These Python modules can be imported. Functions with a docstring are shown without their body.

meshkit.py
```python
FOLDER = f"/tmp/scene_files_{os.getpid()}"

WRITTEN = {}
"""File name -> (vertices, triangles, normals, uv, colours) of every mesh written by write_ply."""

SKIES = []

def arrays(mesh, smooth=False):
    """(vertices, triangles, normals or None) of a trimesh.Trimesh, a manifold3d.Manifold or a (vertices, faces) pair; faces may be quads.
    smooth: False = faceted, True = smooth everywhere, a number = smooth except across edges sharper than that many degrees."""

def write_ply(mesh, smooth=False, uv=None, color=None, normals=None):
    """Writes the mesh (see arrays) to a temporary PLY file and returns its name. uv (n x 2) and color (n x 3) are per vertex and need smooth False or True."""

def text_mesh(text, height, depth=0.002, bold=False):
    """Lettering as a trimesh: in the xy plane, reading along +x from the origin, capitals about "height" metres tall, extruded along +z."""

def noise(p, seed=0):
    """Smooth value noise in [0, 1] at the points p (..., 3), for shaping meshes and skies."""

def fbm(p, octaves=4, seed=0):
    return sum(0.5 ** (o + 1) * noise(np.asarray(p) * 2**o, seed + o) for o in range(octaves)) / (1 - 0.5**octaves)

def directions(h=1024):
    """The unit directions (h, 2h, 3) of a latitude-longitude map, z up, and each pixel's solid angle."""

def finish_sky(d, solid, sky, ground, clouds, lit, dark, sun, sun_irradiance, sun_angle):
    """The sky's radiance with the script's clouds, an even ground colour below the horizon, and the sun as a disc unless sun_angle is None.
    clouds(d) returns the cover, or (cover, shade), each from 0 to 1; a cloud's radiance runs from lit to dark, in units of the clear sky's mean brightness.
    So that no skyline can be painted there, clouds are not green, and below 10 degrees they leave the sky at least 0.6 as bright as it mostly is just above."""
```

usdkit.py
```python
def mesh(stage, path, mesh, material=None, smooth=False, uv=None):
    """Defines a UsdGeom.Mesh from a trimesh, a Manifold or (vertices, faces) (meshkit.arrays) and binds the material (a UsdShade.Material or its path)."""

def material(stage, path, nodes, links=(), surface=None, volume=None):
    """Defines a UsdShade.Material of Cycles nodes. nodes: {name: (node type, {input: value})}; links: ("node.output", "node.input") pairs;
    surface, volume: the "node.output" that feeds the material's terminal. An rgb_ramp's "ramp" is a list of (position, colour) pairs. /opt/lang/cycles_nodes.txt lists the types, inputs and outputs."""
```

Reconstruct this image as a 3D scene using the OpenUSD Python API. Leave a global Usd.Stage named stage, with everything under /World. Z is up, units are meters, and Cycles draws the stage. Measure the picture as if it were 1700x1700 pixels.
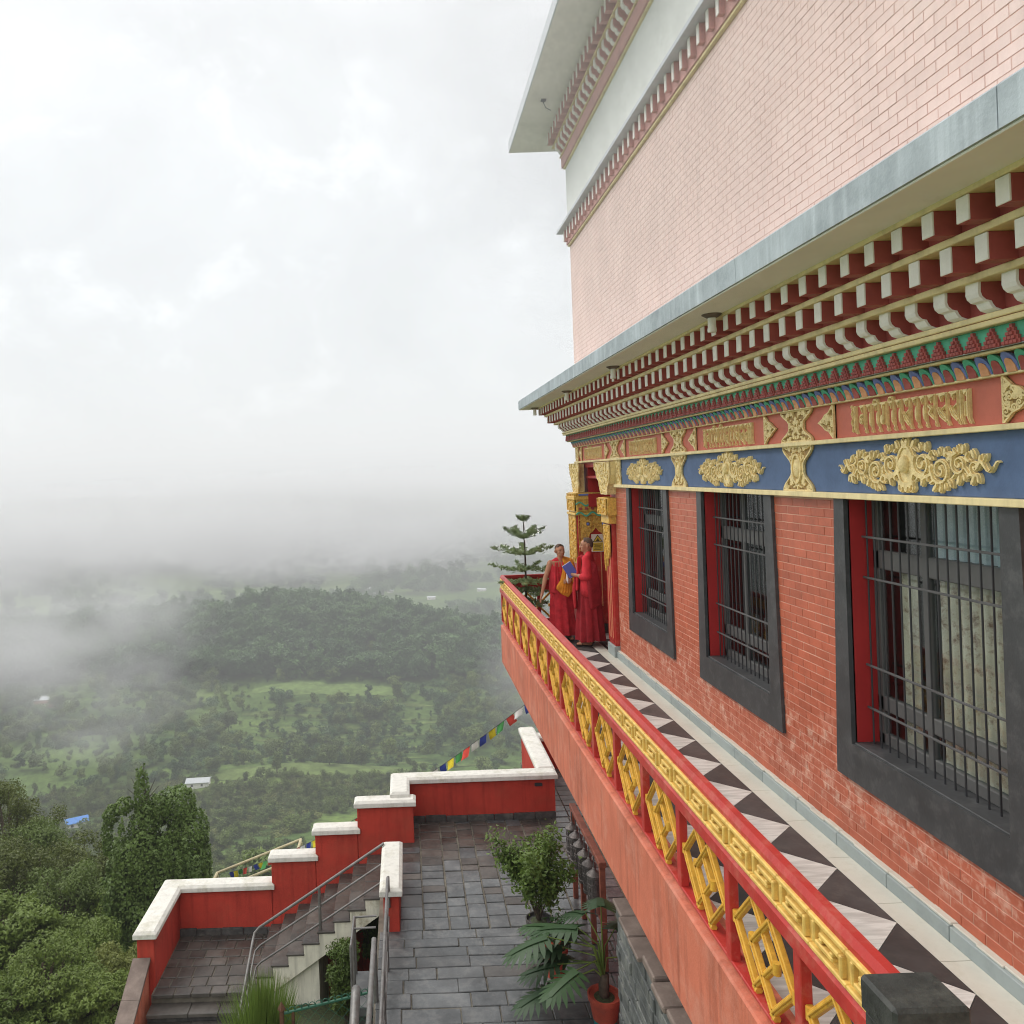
import math, random
import numpy as np, trimesh, usdkit, meshkit
import manifold3d as m3
from shapely.geometry import Polygon, LineString, Point, box as sbox
from shapely.ops import unary_union
from shapely import affinity
from pxr import Usd, UsdGeom, UsdLux, UsdShade, Gf, Sdf, Vt

stage = Usd.Stage.CreateInMemory()
UsdGeom.SetStageUpAxis(stage, 'Z')
UsdGeom.Xform.Define(stage, '/World'); UsdGeom.Scope.Define(stage, '/World/Looks')

# ---------------------------------------------------------------- camera, sky, sun, exposure
ROLL = 0.036
cam = UsdGeom.Camera.Define(stage, '/World/camera')
cam.CreateHorizontalApertureAttr(36.0); cam.CreateVerticalApertureAttr(36.0)
cam.CreateFocalLengthAttr(36.0 * 1340 / 1700)
cam.CreateHorizontalApertureOffsetAttr(36.0 * 178 / 1700)
cam.CreateVerticalApertureOffsetAttr(-36.0 * 59 / 1700)
cam.CreateClippingRangeAttr(Gf.Vec2f(0.05, 20000))
cam.CreateExposureAttr(0.54)
c, s = math.cos(ROLL), math.sin(ROLL)
UsdGeom.Xformable(cam).AddTransformOp().Set(Gf.Matrix4d(c, 0, -s, 0,  s, 0, c, 0,  0, -1, 0, 0,  0, 0, 0, 1))

SUN = np.array([-0.55, 0.35, 0.76]); SUN /= np.linalg.norm(SUN)
sun = UsdLux.DistantLight.Define(stage, '/World/sun')
sun.CreateIntensityAttr(0.4); sun.CreateAngleAttr(30.0); sun.CreateColorAttr(Gf.Vec3f(1, .96, .9)); sun.CreateNormalizeAttr(True)
zx = SUN; xx = np.cross([0, 0, 1.], zx); xx /= np.linalg.norm(xx); yx = np.cross(zx, xx)
UsdGeom.Xformable(sun).AddTransformOp().Set(Gf.Matrix4d(*xx, 0, *yx, 0, *zx, 0, 0, 0, 0, 1))

def sky_material():
    el, rot = math.asin(SUN[2]), math.atan2(SUN[0], SUN[1])
    nodes = {
        'tc': ('texture_coordinate', {}),
        'sky': ('sky_texture', {'sky_type': 'single_scattering', 'sun_disc': False, 'sun_elevation': el, 'sun_rotation': rot}),
        'sep': ('separate_xyz', {}),
        'elev': ('map_range', {'from_min': -0.02, 'from_max': 1.0, 'to_min': 0.0, 'to_max': 1.0, 'clamp': True}),
        'grad': ('rgb_ramp', {'ramp': [(0, (5.5, 5.72, 5.78)), (.12, (5.9, 6.12, 6.2)), (.3, (6.2, 6.38, 6.45)), (.5, (6.9, 7.02, 7.08)), (1, (13.2, 13.2, 13.1))]}),
        'map': ('mapping', {'scale': (1, 1, 1.25), 'location': (3.7, 1.3, .4)}),
        'n1': ('noise_texture', {'scale': 3.6, 'detail': 7, 'roughness': .55, 'distortion': .35}),
        'n2': ('noise_texture', {'scale': 8.5, 'detail': 6, 'roughness': .6, 'distortion': .3}),
        'r1': ('map_range', {'from_min': .3, 'from_max': .7, 'to_min': .90, 'to_max': 1.12, 'clamp': True}),
        'r2': ('map_range', {'range_type': 'smoothstep', 'from_min': .5, 'from_max': .74, 'to_min': .98, 'to_max': 1.2, 'clamp': True}),
        'm1': ('math', {'math_type': 'multiply'}),
        'col': ('vector_math', {'math_type': 'scale'}),
        'mix': ('mix', {'mix_type': 'mix', 'fac': .95}),
        'bg': ('background_shader', {'strength': 0.1})}
    links = [('tc.generated', 'sep.vector'), ('sep.z', 'elev.value'), ('elev.result', 'grad.fac'),
             ('tc.generated', 'map.vector'), ('map.vector', 'n1.vector'), ('map.vector', 'n2.vector'),
             ('n1.fac', 'r1.value'), ('n2.fac', 'r2.value'), ('r1.result', 'm1.value1'), ('r2.result', 'm1.value2'),
             ('grad.color', 'col.vector1'), ('m1.value', 'col.scale'),
             ('sky.color', 'mix.color1'), ('col.vector', 'mix.color2'), ('mix.color', 'bg.color')]
    return usdkit.material(stage, '/World/Looks/overcast_sky', nodes, links, surface='bg.background')
dome = UsdLux.DomeLight.Define(stage, '/World/sky')
UsdShade.MaterialBindingAPI.Apply(dome.GetPrim()).Bind(sky_material())
dome.GetPrim().SetCustomDataByKey('kind', 'structure'); dome.GetPrim().SetCustomDataByKey('label', 'bright overcast sky full of pale cloud')

# ---------------------------------------------------------------- helpers
F = 1340.0
counters = {}
def numbered(parent, name):
    k = (parent, name); n = counters.get(k, 0); counters[k] = n + 1
    return f'{parent}/{name}' + (f'_{n:03d}' if n else '')
def path_of(p): return '/World' if p is None else str(p.GetPath())
def data(prim, label=None, cat=None, group=None, kind=None):
    for k, v in (('label', label), ('category', cat), ('group', group), ('kind', kind)):
        if v: prim.SetCustomDataByKey(k, v)
    return prim
def obj(name, mesh, mat, parent=None, smooth=False, **kw):
    m = usdkit.mesh(stage, numbered(path_of(parent), name), mesh, M[mat] if isinstance(mat, str) else mat, smooth=smooth)
    return data(m.GetPrim(), **kw)
def thing(name, label, cat, loc=(0, 0, 0), rotz=0, scale=None, group=None, kind=None):
    x = UsdGeom.Xform.Define(stage, numbered('/World', name))
    x.AddTranslateOp().Set(Gf.Vec3d(*map(float, loc)))
    if rotz: x.AddRotateZOp().Set(float(rotz))
    if scale is not None: x.AddScaleOp().Set(Gf.Vec3f(*([float(scale)] * 3 if np.ndim(scale) == 0 else map(float, scale))))
    return data(x.GetPrim(), label, cat, group, kind)
def copy_of(src, name, label, cat, loc, rotz=0, scale=None, group=None):
    t = thing(name, label, cat, loc, rotz, scale, group)
    t.GetReferences().AddInternalReference(src.GetPath()); t.SetInstanceable(True)
    return t

# chamfered box with a fixed 44-triangle topology
def _cb_topology():
    pts, sg = [], []
    for a in np.ndindex(2, 2, 2):
        sgn = np.array(a) * 2 - 1
        for ax in range(3):
            h = np.array([1., 1.1, 1.2]); k = h - .2; k[ax] = h[ax]; pts.append(sgn * k); sg.append((sgn, ax))
    h = trimesh.convex.convex_hull(np.array(pts))
    order = [int(np.argmin(np.linalg.norm(np.array(pts) - v, axis=1))) for v in h.vertices]
    return [sg[i] for i in order], np.array(h.faces)
_CBS, _CBF = _cb_topology()
_CBsgn = np.array([a for a, _ in _CBS], float); _CBax = np.array([b for _, b in _CBS])
def cbox(x0, x1, y0, y1, z0, z1, c=.006):
    h = np.array([x1 - x0, y1 - y0, z1 - z0]) / 2; o = np.array([x0 + x1, y0 + y1, z0 + z1]) / 2
    c = min(c, h.min() * .45)
    v = np.repeat((h - c)[None], len(_CBsgn), 0); v[np.arange(len(v)), _CBax] = h[_CBax]
    return v * _CBsgn + o, _CBF
_BV = np.array(list(np.ndindex(2, 2, 2)), float)
_bx = trimesh.creation.box(bounds=[[0, 0, 0], [1, 1, 1]]); _BV, _BF = np.array(_bx.vertices), np.array(_bx.faces)
def bx(x0, x1, y0, y1, z0, z1):
    return _BV * [x1 - x0, y1 - y0, z1 - z0] + [x0, y0, z0], _BF
def A(m):
    return (np.array(m.vertices), np.array(m.faces)) if hasattr(m, 'vertices') else (meshkit.arrays(m)[:2])
def cat(*ms):
    ms = [A(m) if not isinstance(m, tuple) else m for m in (ms[0] if len(ms) == 1 and isinstance(ms[0], list) else ms)]
    vs, fs, n = [], [], 0
    for v, f in ms:
        vs.append(v); fs.append(np.asarray(f) + n); n += len(v)
    return np.vstack(vs), np.vstack(fs)
def mv(m, t): v, f = A(m) if not isinstance(m, tuple) else m; return v + np.asarray(t, float), f
def rot(m, ang, axis='z', about=(0, 0, 0)):
    v, f = A(m) if not isinstance(m, tuple) else m
    R = trimesh.transformations.rotation_matrix(ang, {'x': [1, 0, 0], 'y': [0, 1, 0], 'z': [0, 0, 1]}[axis] if isinstance(axis, str) else axis)[:3, :3]
    return (v - about) @ R.T + about, f
def tube(pts, r, n=8, caps=True):
    p = np.asarray(pts, float); r = np.broadcast_to(np.asarray(r, float), (len(p),))
    t = np.gradient(p, axis=0); t /= np.linalg.norm(t, axis=1, keepdims=True) + 1e-12
    a = np.cross(t, np.where(np.abs(t[:, 2:]) < .9, [0, 0, 1.], [1., 0, 0])); a /= np.linalg.norm(a, axis=1, keepdims=True) + 1e-12
    b = np.cross(t, a); g = np.arange(n) * 2 * np.pi / n
    v = (p[:, None] + r[:, None, None] * (np.cos(g)[None, :, None] * a[:, None] + np.sin(g)[None, :, None] * b[:, None])).reshape(-1, 3)
    i, j = np.meshgrid(np.arange(len(p) - 1), np.arange(n), indexing='ij'); j2 = (j + 1) % n
    q = np.stack([i * n + j, i * n + j2, (i + 1) * n + j2, (i + 1) * n + j], -1).reshape(-1, 4)
    f = np.vstack([q[:, [0, 1, 2]], q[:, [0, 2, 3]]])
    if caps:
        k = len(v); v = np.vstack([v, p[:1], p[-1:]]); e = (len(p) - 1) * n
        f = np.vstack([f, [[k, (x + 1) % n, x] for x in range(n)], [[k + 1, e + x, e + (x + 1) % n] for x in range(n)]])
    return v, f
def bar(p, q, w, d, c=.004, up=(0, 0, 1)):
    """Square bar from p to q: width w along the side, d along the other."""
    p, q = np.asarray(p, float), np.asarray(q, float); L = np.linalg.norm(q - p); t = (q - p) / L
    a = np.cross(up, t); a /= np.linalg.norm(a); b = np.cross(t, a)
    v, f = cbox(0, L, -w / 2, w / 2, -d / 2, d / 2, c)
    return p + v[:, :1] * t + v[:, 1:2] * a + v[:, 2:] * b, f
def lathe(prof, n=24):
    prof = np.asarray(prof, float); g = np.arange(n) * 2 * np.pi / n
    v = np.stack([prof[:, None, 0] * np.cos(g), prof[:, None, 0] * np.sin(g), np.repeat(prof[:, 1:2], n, 1)], -1).reshape(-1, 3)
    i, j = np.meshgrid(np.arange(len(prof) - 1), np.arange(n), indexing='ij'); j2 = (j + 1) % n
    q = np.stack([i * n + j, i * n + j2, (i + 1) * n + j2, (i + 1) * n + j], -1).reshape(-1, 4)
    return v, np.vstack([q[:, [0, 1, 2]], q[:, [0, 2, 3]]])
def polys(g): return [p for p in getattr(g, 'geoms', [g]) if p.geom_type == 'Polygon' and p.area > 1e-6]
def extr(g, h):
    out = [A(trimesh.creation.extrude_polygon(p, h, engine='earcut')) for p in polys(g)]
    return cat(out)
def onface(m, X, Y, Z):
    """Local (right, up, out) of the facade -> world; the facade faces -x, its right is towards -y."""
    v, f = m; return np.stack([X - v[:, 2], Y - v[:, 0], Z + v[:, 1]], 1), f
def onfront(m, X, Y, Z):
    """Local (right, up, out) of a wall that faces -y -> world."""
    v, f = m; return np.stack([X + v[:, 0], Y - v[:, 2], Z + v[:, 1]], 1), f
def carve(g, h=.02, b=.006):
    """Relief: the outline plus a smaller raised layer, so that its edges round off."""
    parts = [extr(g, h * .6)]
    g2 = g.buffer(-b)
    if polys(g2): parts.append(extr(g2, h))
    return cat(parts)

# ---------------------------------------------------------------- materials
M = {}
def mat(name, col, var=.18, scale=3., rough=.6, spec=.3, bump=.15, bscale=45., streak=0, stain=None, stain_z=None, stain_amt=.0, island=0., rnd=0., metallic=0., wet=None, hue=None, detail=6, stain_scale=5.):
    col = np.array(col, float)
    hi = np.clip(col * (1 + var), 0, .95); lo = col * (1 - var)
    if hue is not None: hi = np.array(hue)
    N = {'g': ('geometry', {}), 'n': ('noise_texture', {'scale': scale, 'detail': detail, 'roughness': .62}),
         'r': ('map_range', {'from_min': .33, 'from_max': .67, 'clamp': True}),
         'mx': ('mix', {'mix_type': 'mix', 'color1': lo, 'color2': hi}),
         'p': ('principled_bsdf', {'roughness': rough, 'specular_ior_level': spec, 'metallic': metallic}),
         'bn': ('noise_texture', {'scale': bscale, 'detail': 5, 'roughness': .65}),
         'b': ('bump', {'strength': bump, 'distance': .01})}
    L = [('g.position', 'n.vector'), ('n.fac', 'r.value'), ('r.result', 'mx.fac'), ('g.position', 'bn.vector'), ('bn.fac', 'b.height'), ('b.normal', 'p.normal')]
    out = 'mx.color'
    def add(nm, fac, c2=None, kind='mix', factor=None):
        nonlocal out
        N[nm] = ('mix', {'mix_type': kind, 'color2': c2}); L.append((out, nm + '.color1')); L.append((fac, nm + '.fac')); out = nm + '.color'
    if streak:
        N['sm'] = ('mapping', {'scale': (7, 7, .55)}); N['sn'] = ('noise_texture', {'scale': 1.6, 'detail': 5, 'roughness': .6})
        N['sr'] = ('map_range', {'from_min': .48, 'from_max': .72, 'to_max': abs(streak), 'clamp': True})
        L += [('g.position', 'sm.vector'), ('sm.vector', 'sn.vector'), ('sn.fac', 'sr.value')]
        add('smx', 'sr.result', (col * .38) if streak > 0 else np.clip(col * 1.5 + .1, 0, .8))
    if stain is not None:
        N['tn'] = ('noise_texture', {'scale': stain_scale, 'detail': 8, 'roughness': .72})
        N['tr'] = ('map_range', {'from_min': .5, 'from_max': .66, 'to_max': stain_amt, 'clamp': True})
        L += [('g.position', 'tn.vector'), ('tn.fac', 'tr.value')]; fac = 'tr.result'
        if stain_z:
            N['ts'] = ('separate_xyz', {}); N['ta'] = ('map_range', {'range_type': 'smoothstep', 'from_min': stain_z[0], 'from_max': stain_z[1], 'clamp': True})
            N['tb'] = ('map_range', {'range_type': 'smoothstep', 'from_min': stain_z[3], 'from_max': stain_z[2], 'clamp': True})
            N['t1'] = ('math', {'math_type': 'multiply'}); N['t2'] = ('math', {'math_type': 'multiply'})
            L += [('g.position', 'ts.vector'), ('ts.z', 'ta.value'), ('ts.z', 'tb.value'), ('ta.result', 't1.value1'), ('tb.result', 't1.value2'), ('t1.value', 't2.value1'), (fac, 't2.value2')]; fac = 't2.value'
        add('tmx', fac, stain)
    if island or rnd:
        N['oi'] = ('object_info', {}); N['ad'] = ('math', {'math_type': 'add'}); N['fr'] = ('math', {'math_type': 'fraction'})
        k = max(island, rnd)
        N['ir'] = ('map_range', {'to_min': 1 - k, 'to_max': 1 + k}); N['is'] = ('vector_math', {'math_type': 'scale'})
        L += [('oi.random', 'ad.value1'), ('g.random_per_island', 'ad.value2'), ('ad.value', 'fr.value1'), ('fr.value', 'ir.value'), (out, 'is.vector1'), ('ir.result', 'is.scale')]; out = 'is.vector'
    if wet:
        N['wn'] = ('noise_texture', {'scale': wet[0], 'detail': 4, 'roughness': .55}); N['wr'] = ('map_range', {'from_min': .42, 'from_max': .6, 'to_min': wet[1], 'to_max': wet[2], 'clamp': True})
        L += [('g.position', 'wn.vector'), ('wn.fac', 'wr.value'), ('wr.result', 'p.roughness')]
    L.append((out, 'p.base_color'))
    M[name] = usdkit.material(stage, '/World/Looks/' + name, N, L, surface='p.BSDF'); return M[name]

mat('brick_red', (.43, .112, .060), var=.12, scale=9, rough=.45, spec=.4, bump=.1, rnd=.11, stain=(.60, .38, .29), stain_z=(-2.62, -2.5, -2.15, -1.7), stain_amt=1.0, stain_scale=9)
mat('mortar', (.58, .36, .27), bump=.2)
mat('mortar_lightwash', (.62, .38, .32), bump=.1)  # upper-storey joints, with the bright wash of light put into the colour
mat('brick_lightwash', (.82, .62, .565), var=.06, scale=1.1, rough=.5, bump=.08, rnd=.05, streak=.12, stain=(.84, .70, .65), stain_amt=.3, stain_scale=2.2)  # same brick as the lower wall, paled by sky light painted into its colour
mat('cream', (.80, .67, .37), var=.1, scale=4, streak=.35)
mat('gold_paint', (.66, .37, .05), var=.14, scale=18, rough=.42, spec=.4, stain=(.38, .17, .03), stain_amt=.5, stain_scale=25)
mat('gold_fret', (.66, .44, .12), var=.16, scale=18, rough=.45, stain=(.40, .20, .05), stain_amt=.45, stain_scale=22)
mat('gold_relief', (.82, .66, .33), var=.14, scale=25, rough=.5, bump=.5, bscale=90, stain=(.45, .28, .09), stain_amt=.5, stain_scale=30)
mat('relief_ground', (.34, .22, .09), var=.2, scale=20)
mat('gold_bright', (.70, .45, .10), var=.2, scale=30, rough=.4, bump=.5, bscale=80, stain=(.35, .12, .04), stain_amt=.6, stain_scale=28)
mat('frieze_blue', (.085, .135, .25), var=.15, scale=5, rough=.6, bump=.12)
mat('frieze_red', (.55, .15, .10), var=.1, scale=4, rough=.55)
mat('maroon', (.36, .085, .075), var=.15, scale=5, rough=.6)
mat('maroon_lightwash', (.62, .34, .31), var=.1, scale=5, rough=.6)  # maroon of the upper cornice, its light wash painted into the colour
mat('dentil_white', (.82, .79, .74), var=.07, scale=9)
mat('green_paint', (.10, .42, .28), var=.12, scale=8)
mat('petal_blue', (.17, .22, .50), var=.12, scale=8); mat('petal_orange', (.68, .33, .17), var=.12, scale=12)
mat('slab_grey', (.34, .385, .41), var=.16, scale=2.2, rough=.7, bump=.3, streak=-.5, stain=(.22, .26, .28), stain_amt=.5, stain_scale=3.5)
mat('slab_pale', (.62, .64, .68), var=.1, scale=2.2, rough=.7)
mat('soffit', (.88, .85, .80), var=.06, scale=1.2, rough=.7)
mat('frieze_white', (.80, .81, .79), var=.05, scale=1.5, rough=.7, stain=(.68, .69, .66), stain_amt=.5, stain_scale=1.6)
mat('frame_black', (.046, .047, .049), var=.2, scale=4, rough=.45, spec=.4, stain=(.12, .12, .12), stain_amt=.4, stain_scale=9)
mat('reveal_red', (.36, .025, .025), var=.08, scale=3, rough=.45)
mat('iron_dark', (.025, .025, .028), var=.2, rough=.45, spec=.5)
mat('iron_grey', (.085, .085, .085), var=.2, rough=.5)
mat('sash_grey', (.10, .10, .098), var=.15, rough=.5)
mat('curtain', (.64, .56, .44), var=.2, scale=7, rough=.9, bump=.1, stain=(.20, .10, .06), stain_amt=.9, stain_scale=14)
mat('curtain_blue', (.38, .44, .47), var=.15, scale=7, rough=.9)
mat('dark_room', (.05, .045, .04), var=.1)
mat('skirting', (.30, .35, .35), var=.14, scale=5, rough=.45, bump=.1, rnd=.08, stain=(.2, .22, .2), stain_amt=.4)
mat('border_marble', (.57, .56, .49), var=.08, scale=3, rough=.3, bump=.05, stain=(.42, .40, .32), stain_amt=.45, stain_scale=6)
mat('post_stone', (.036, .037, .034), var=.4, scale=7, rough=.6, bump=.6, bscale=30, stain=(.10, .10, .085), stain_amt=.5, stain_scale=6)
mat('tile_black', (.056, .056, .056), var=.25, scale=4, rough=.3, bump=.06, rnd=.25, stain=(.12, .11, .10), stain_amt=.35, stain_scale=9)
def marble():
    N = {'g': ('geometry', {}), 'm': ('mapping', {'rotation': (0, 0, .12), 'scale': (1, 9, 1)}), 'n': ('noise_texture', {'scale': 3, 'detail': 8, 'roughness': .6, 'distortion': .3}),
         'r': ('rgb_ramp', {'ramp': [(0, (.30, .27, .24)), (.42, (.50, .485, .455)), (.6, (.67, .655, .62)), (1, (.72, .71, .68))]}), 'p': ('principled_bsdf', {'roughness': .28})}
    M['tile_white'] = usdkit.material(stage, '/World/Looks/tile_white', N, [('g.position', 'm.vector'), ('m.vector', 'n.vector'), ('n.fac', 'r.fac'), ('r.color', 'p.base_color')], surface='p.BSDF')
marble()
mat('rail_red', (.40, .030, .024), var=.12, scale=6, rough=.42, spec=.4, bump=.15, stain=(.48, .15, .11), stain_amt=.5, stain_scale=9)
mat('fascia_red', (.50, .145, .085), var=.15, scale=1.6, rough=.65, bump=.3, streak=.6, stain=(.56, .25, .18), stain_amt=.5, stain_scale=3)
mat('wall_red', (.42, .042, .026), var=.14, scale=2.2, rough=.75, bump=.6, bscale=70, streak=.5, stain=(.36, .06, .035), stain_amt=.6, stain_scale=1.3)
mat('coping_white', (.62, .605, .555), var=.06, scale=4, rough=.7, bump=.2, stain=(.36, .34, .24), stain_amt=.55, stain_scale=3.2, streak=.3)
mat('stair_white', (.66, .63, .52), var=.1, scale=3, rough=.8, bump=.3, streak=.6, stain=(.22, .17, .08), stain_amt=.85, stain_scale=2.6)
mat('paving', (.082, .086, .088), var=.4, scale=2.5, rough=.35, spec=.5, bump=.4, bscale=25, rnd=.22, wet=(1.1, .10, .45), stain=(.16, .155, .145), stain_amt=.55, stain_scale=5)
mat('paving_brown', (.066, .058, .051), var=.35, scale=3, rough=.45, spec=.5, bump=.4, bscale=25, rnd=.25, wet=(1.3, .22, .55))
mat('joint_sand', (.13, .115, .09), var=.3, scale=6, rough=.8, bump=.5)
mat('stone_dark', (.055, .052, .05), var=.4, scale=6, rough=.6, bump=.6, bscale=30, stain=(.15, .14, .12), stain_amt=.5)
mat('slate_wall', (.085, .09, .088), var=.4, scale=6, rough=.6, bump=.8, bscale=30, rnd=.25, stain=(.2, .19, .16), stain_amt=.5, stain_scale=6)
mat('stone_cap', (.17, .13, .11), var=.2, scale=5, rough=.7, bump=.4, stain=(.25, .2, .17), stain_amt=.4)
mat('pipe', (.15, .145, .14), var=.22, scale=9, rough=.45, metallic=.3, spec=.5, stain=(.10, .07, .05), stain_amt=.5, stain_scale=12)
mat('fence_green', (.03, .11, .07), var=.2, rough=.5); mat('rust', (.10, .05, .03), var=.3, scale=20)
mat('wood_red', (.22, .07, .045), var=.25, scale=8, rough=.6, stain=(.10, .04, .03), stain_amt=.5)
mat('wheel_metal', (.12, .105, .10), var=.3, scale=25, rough=.45, metallic=.5, bump=.8, bscale=60)
mat('pot_red', (.42, .075, .045), var=.15, scale=6, rough=.6, stain=(.2, .07, .05), stain_amt=.4); mat('pot_teal', (.02, .20, .20), var=.1, rough=.5)
mat('soil', (.06, .05, .03), var=.4, scale=30, hue=(.07, .10, .04), bump=.8)
mat('bark', (.075, .055, .04), var=.35, scale=12, rough=.9, bump=.8)
mat('skin', (.42, .20, .12), var=.08, scale=12, rough=.5, bump=.05); mat('hair', (.10, .065, .05), var=.15, scale=60, rough=.8)
mat('robe_red', (.54, .030, .042), var=.25, scale=7, rough=.85, bump=.2); mat('robe_maroon', (.32, .018, .026), var=.2, scale=7, rough=.85, bump=.2)
mat('robe_orange', (.72, .29, .03), var=.18, scale=9, rough=.85, bump=.2); mat('eye_dark', (.02, .012, .01)); mat('lip', (.30, .10, .08))
mat('book_blue', (.10, .13, .42), var=.08, rough=.5); mat('paper', (.72, .70, .66)); mat('sandal', (.04, .022, .016))
mat('sign_white', (.66, .62, .52), var=.05); mat('sign_yellow', (.62, .45, .06), var=.08); mat('sign_black', (.02, .018, .015))
for n_, c_ in (('flag_blue', (.045, .07, .36)), ('flag_white', (.66, .65, .62)), ('flag_red', (.60, .07, .05)), ('flag_green', (.07, .28, .08)), ('flag_yellow', (.70, .56, .035))):
    mat(n_, c_, var=.12, scale=4, rough=.9)
mat('bamboo', (.42, .36, .22), var=.2, scale=6); mat('roof_blue', (.08, .22, .55), var=.1); mat('roof_tin', (.42, .44, .45), var=.1); mat('house_white', (.62, .6, .56)); mat('house_pink', (.55, .36, .29))
def glass():
    N = {'lw': ('layer_weight', {'blend': .5}), 'pw': ('math', {'math_type': 'power', 'value2': 4.0}), 'f': ('math', {'math_type': 'multiply_add', 'value2': .5, 'value3': .05}), 't': ('transparent_bsdf', {'color': (.86, .9, .9)}), 'g': ('glossy_bsdf', {'color': (.9, .9, .9), 'roughness': .03}), 'm': ('mix_closure', {})}
    M['glass'] = usdkit.material(stage, '/World/Looks/glass', N, [('lw.facing', 'pw.value1'), ('pw.value', 'f.value1'), ('f.value', 'm.fac'), ('t.BSDF', 'm.closure1'), ('g.BSDF', 'm.closure2')], surface='m.closure')
glass()
def leafmat(name, a, b, rough=.5, clump=.35, trans=.25):
    N = {'g': ('geometry', {}), 'oi': ('object_info', {}), 'n': ('noise_texture', {'scale': clump, 'detail': 3}), 'ad': ('math', {'math_type': 'add'}), 'a2': ('math', {'math_type': 'add'}),
         'r': ('map_range', {'from_min': .55, 'from_max': 1.7, 'clamp': True}), 'mx': ('mix', {'color1': a, 'color2': b}),
         'p': ('principled_bsdf', {'roughness': rough, 'specular_ior_level': .35}), 't': ('translucent_bsdf', {}), 'm': ('mix_closure', {'fac': trans})}
    L = [('g.position', 'n.vector'), ('n.fac', 'ad.value1'), ('g.random_per_island', 'ad.value2'), ('ad.value', 'a2.value1'), ('oi.random', 'a2.value2'), ('a2.value', 'r.value'), ('r.result', 'mx.fac'),
         ('mx.color', 'p.base_color'), ('mx.color', 't.color'), ('p.BSDF', 'm.closure1'), ('t.BSDF', 'm.closure2')]
    N['r'][1].update(from_min=.3, from_max=2.1)
    M[name] = usdkit.material(stage, '/World/Looks/' + name, N, L, surface='m.closure')
leafmat('leaf_dark', (.032, .056, .011), (.13, .180, .036)); leafmat('leaf_mid', (.048, .084, .013), (.175, .235, .044)); leafmat('leaf_olive', (.062, .080, .013), (.19, .215, .048))
leafmat('leaf_vine', (.034, .066, .012), (.13, .195, .040), clump=.9); leafmat('leaf_bright', (.07, .125, .02), (.25, .33, .075)); leafmat('leaf_gloss', (.018, .046, .016), (.055, .115, .036), rough=.5, trans=.2)
leafmat('leaf_pine', (.17, .23, .10), (.36, .43, .20)); leafmat('leaf_forest', (.012, .044, .012), (.10, .19, .05), clump=.04); leafmat('leaf_flower', (.45, .38, .02), (.65, .55, .05))
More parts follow.
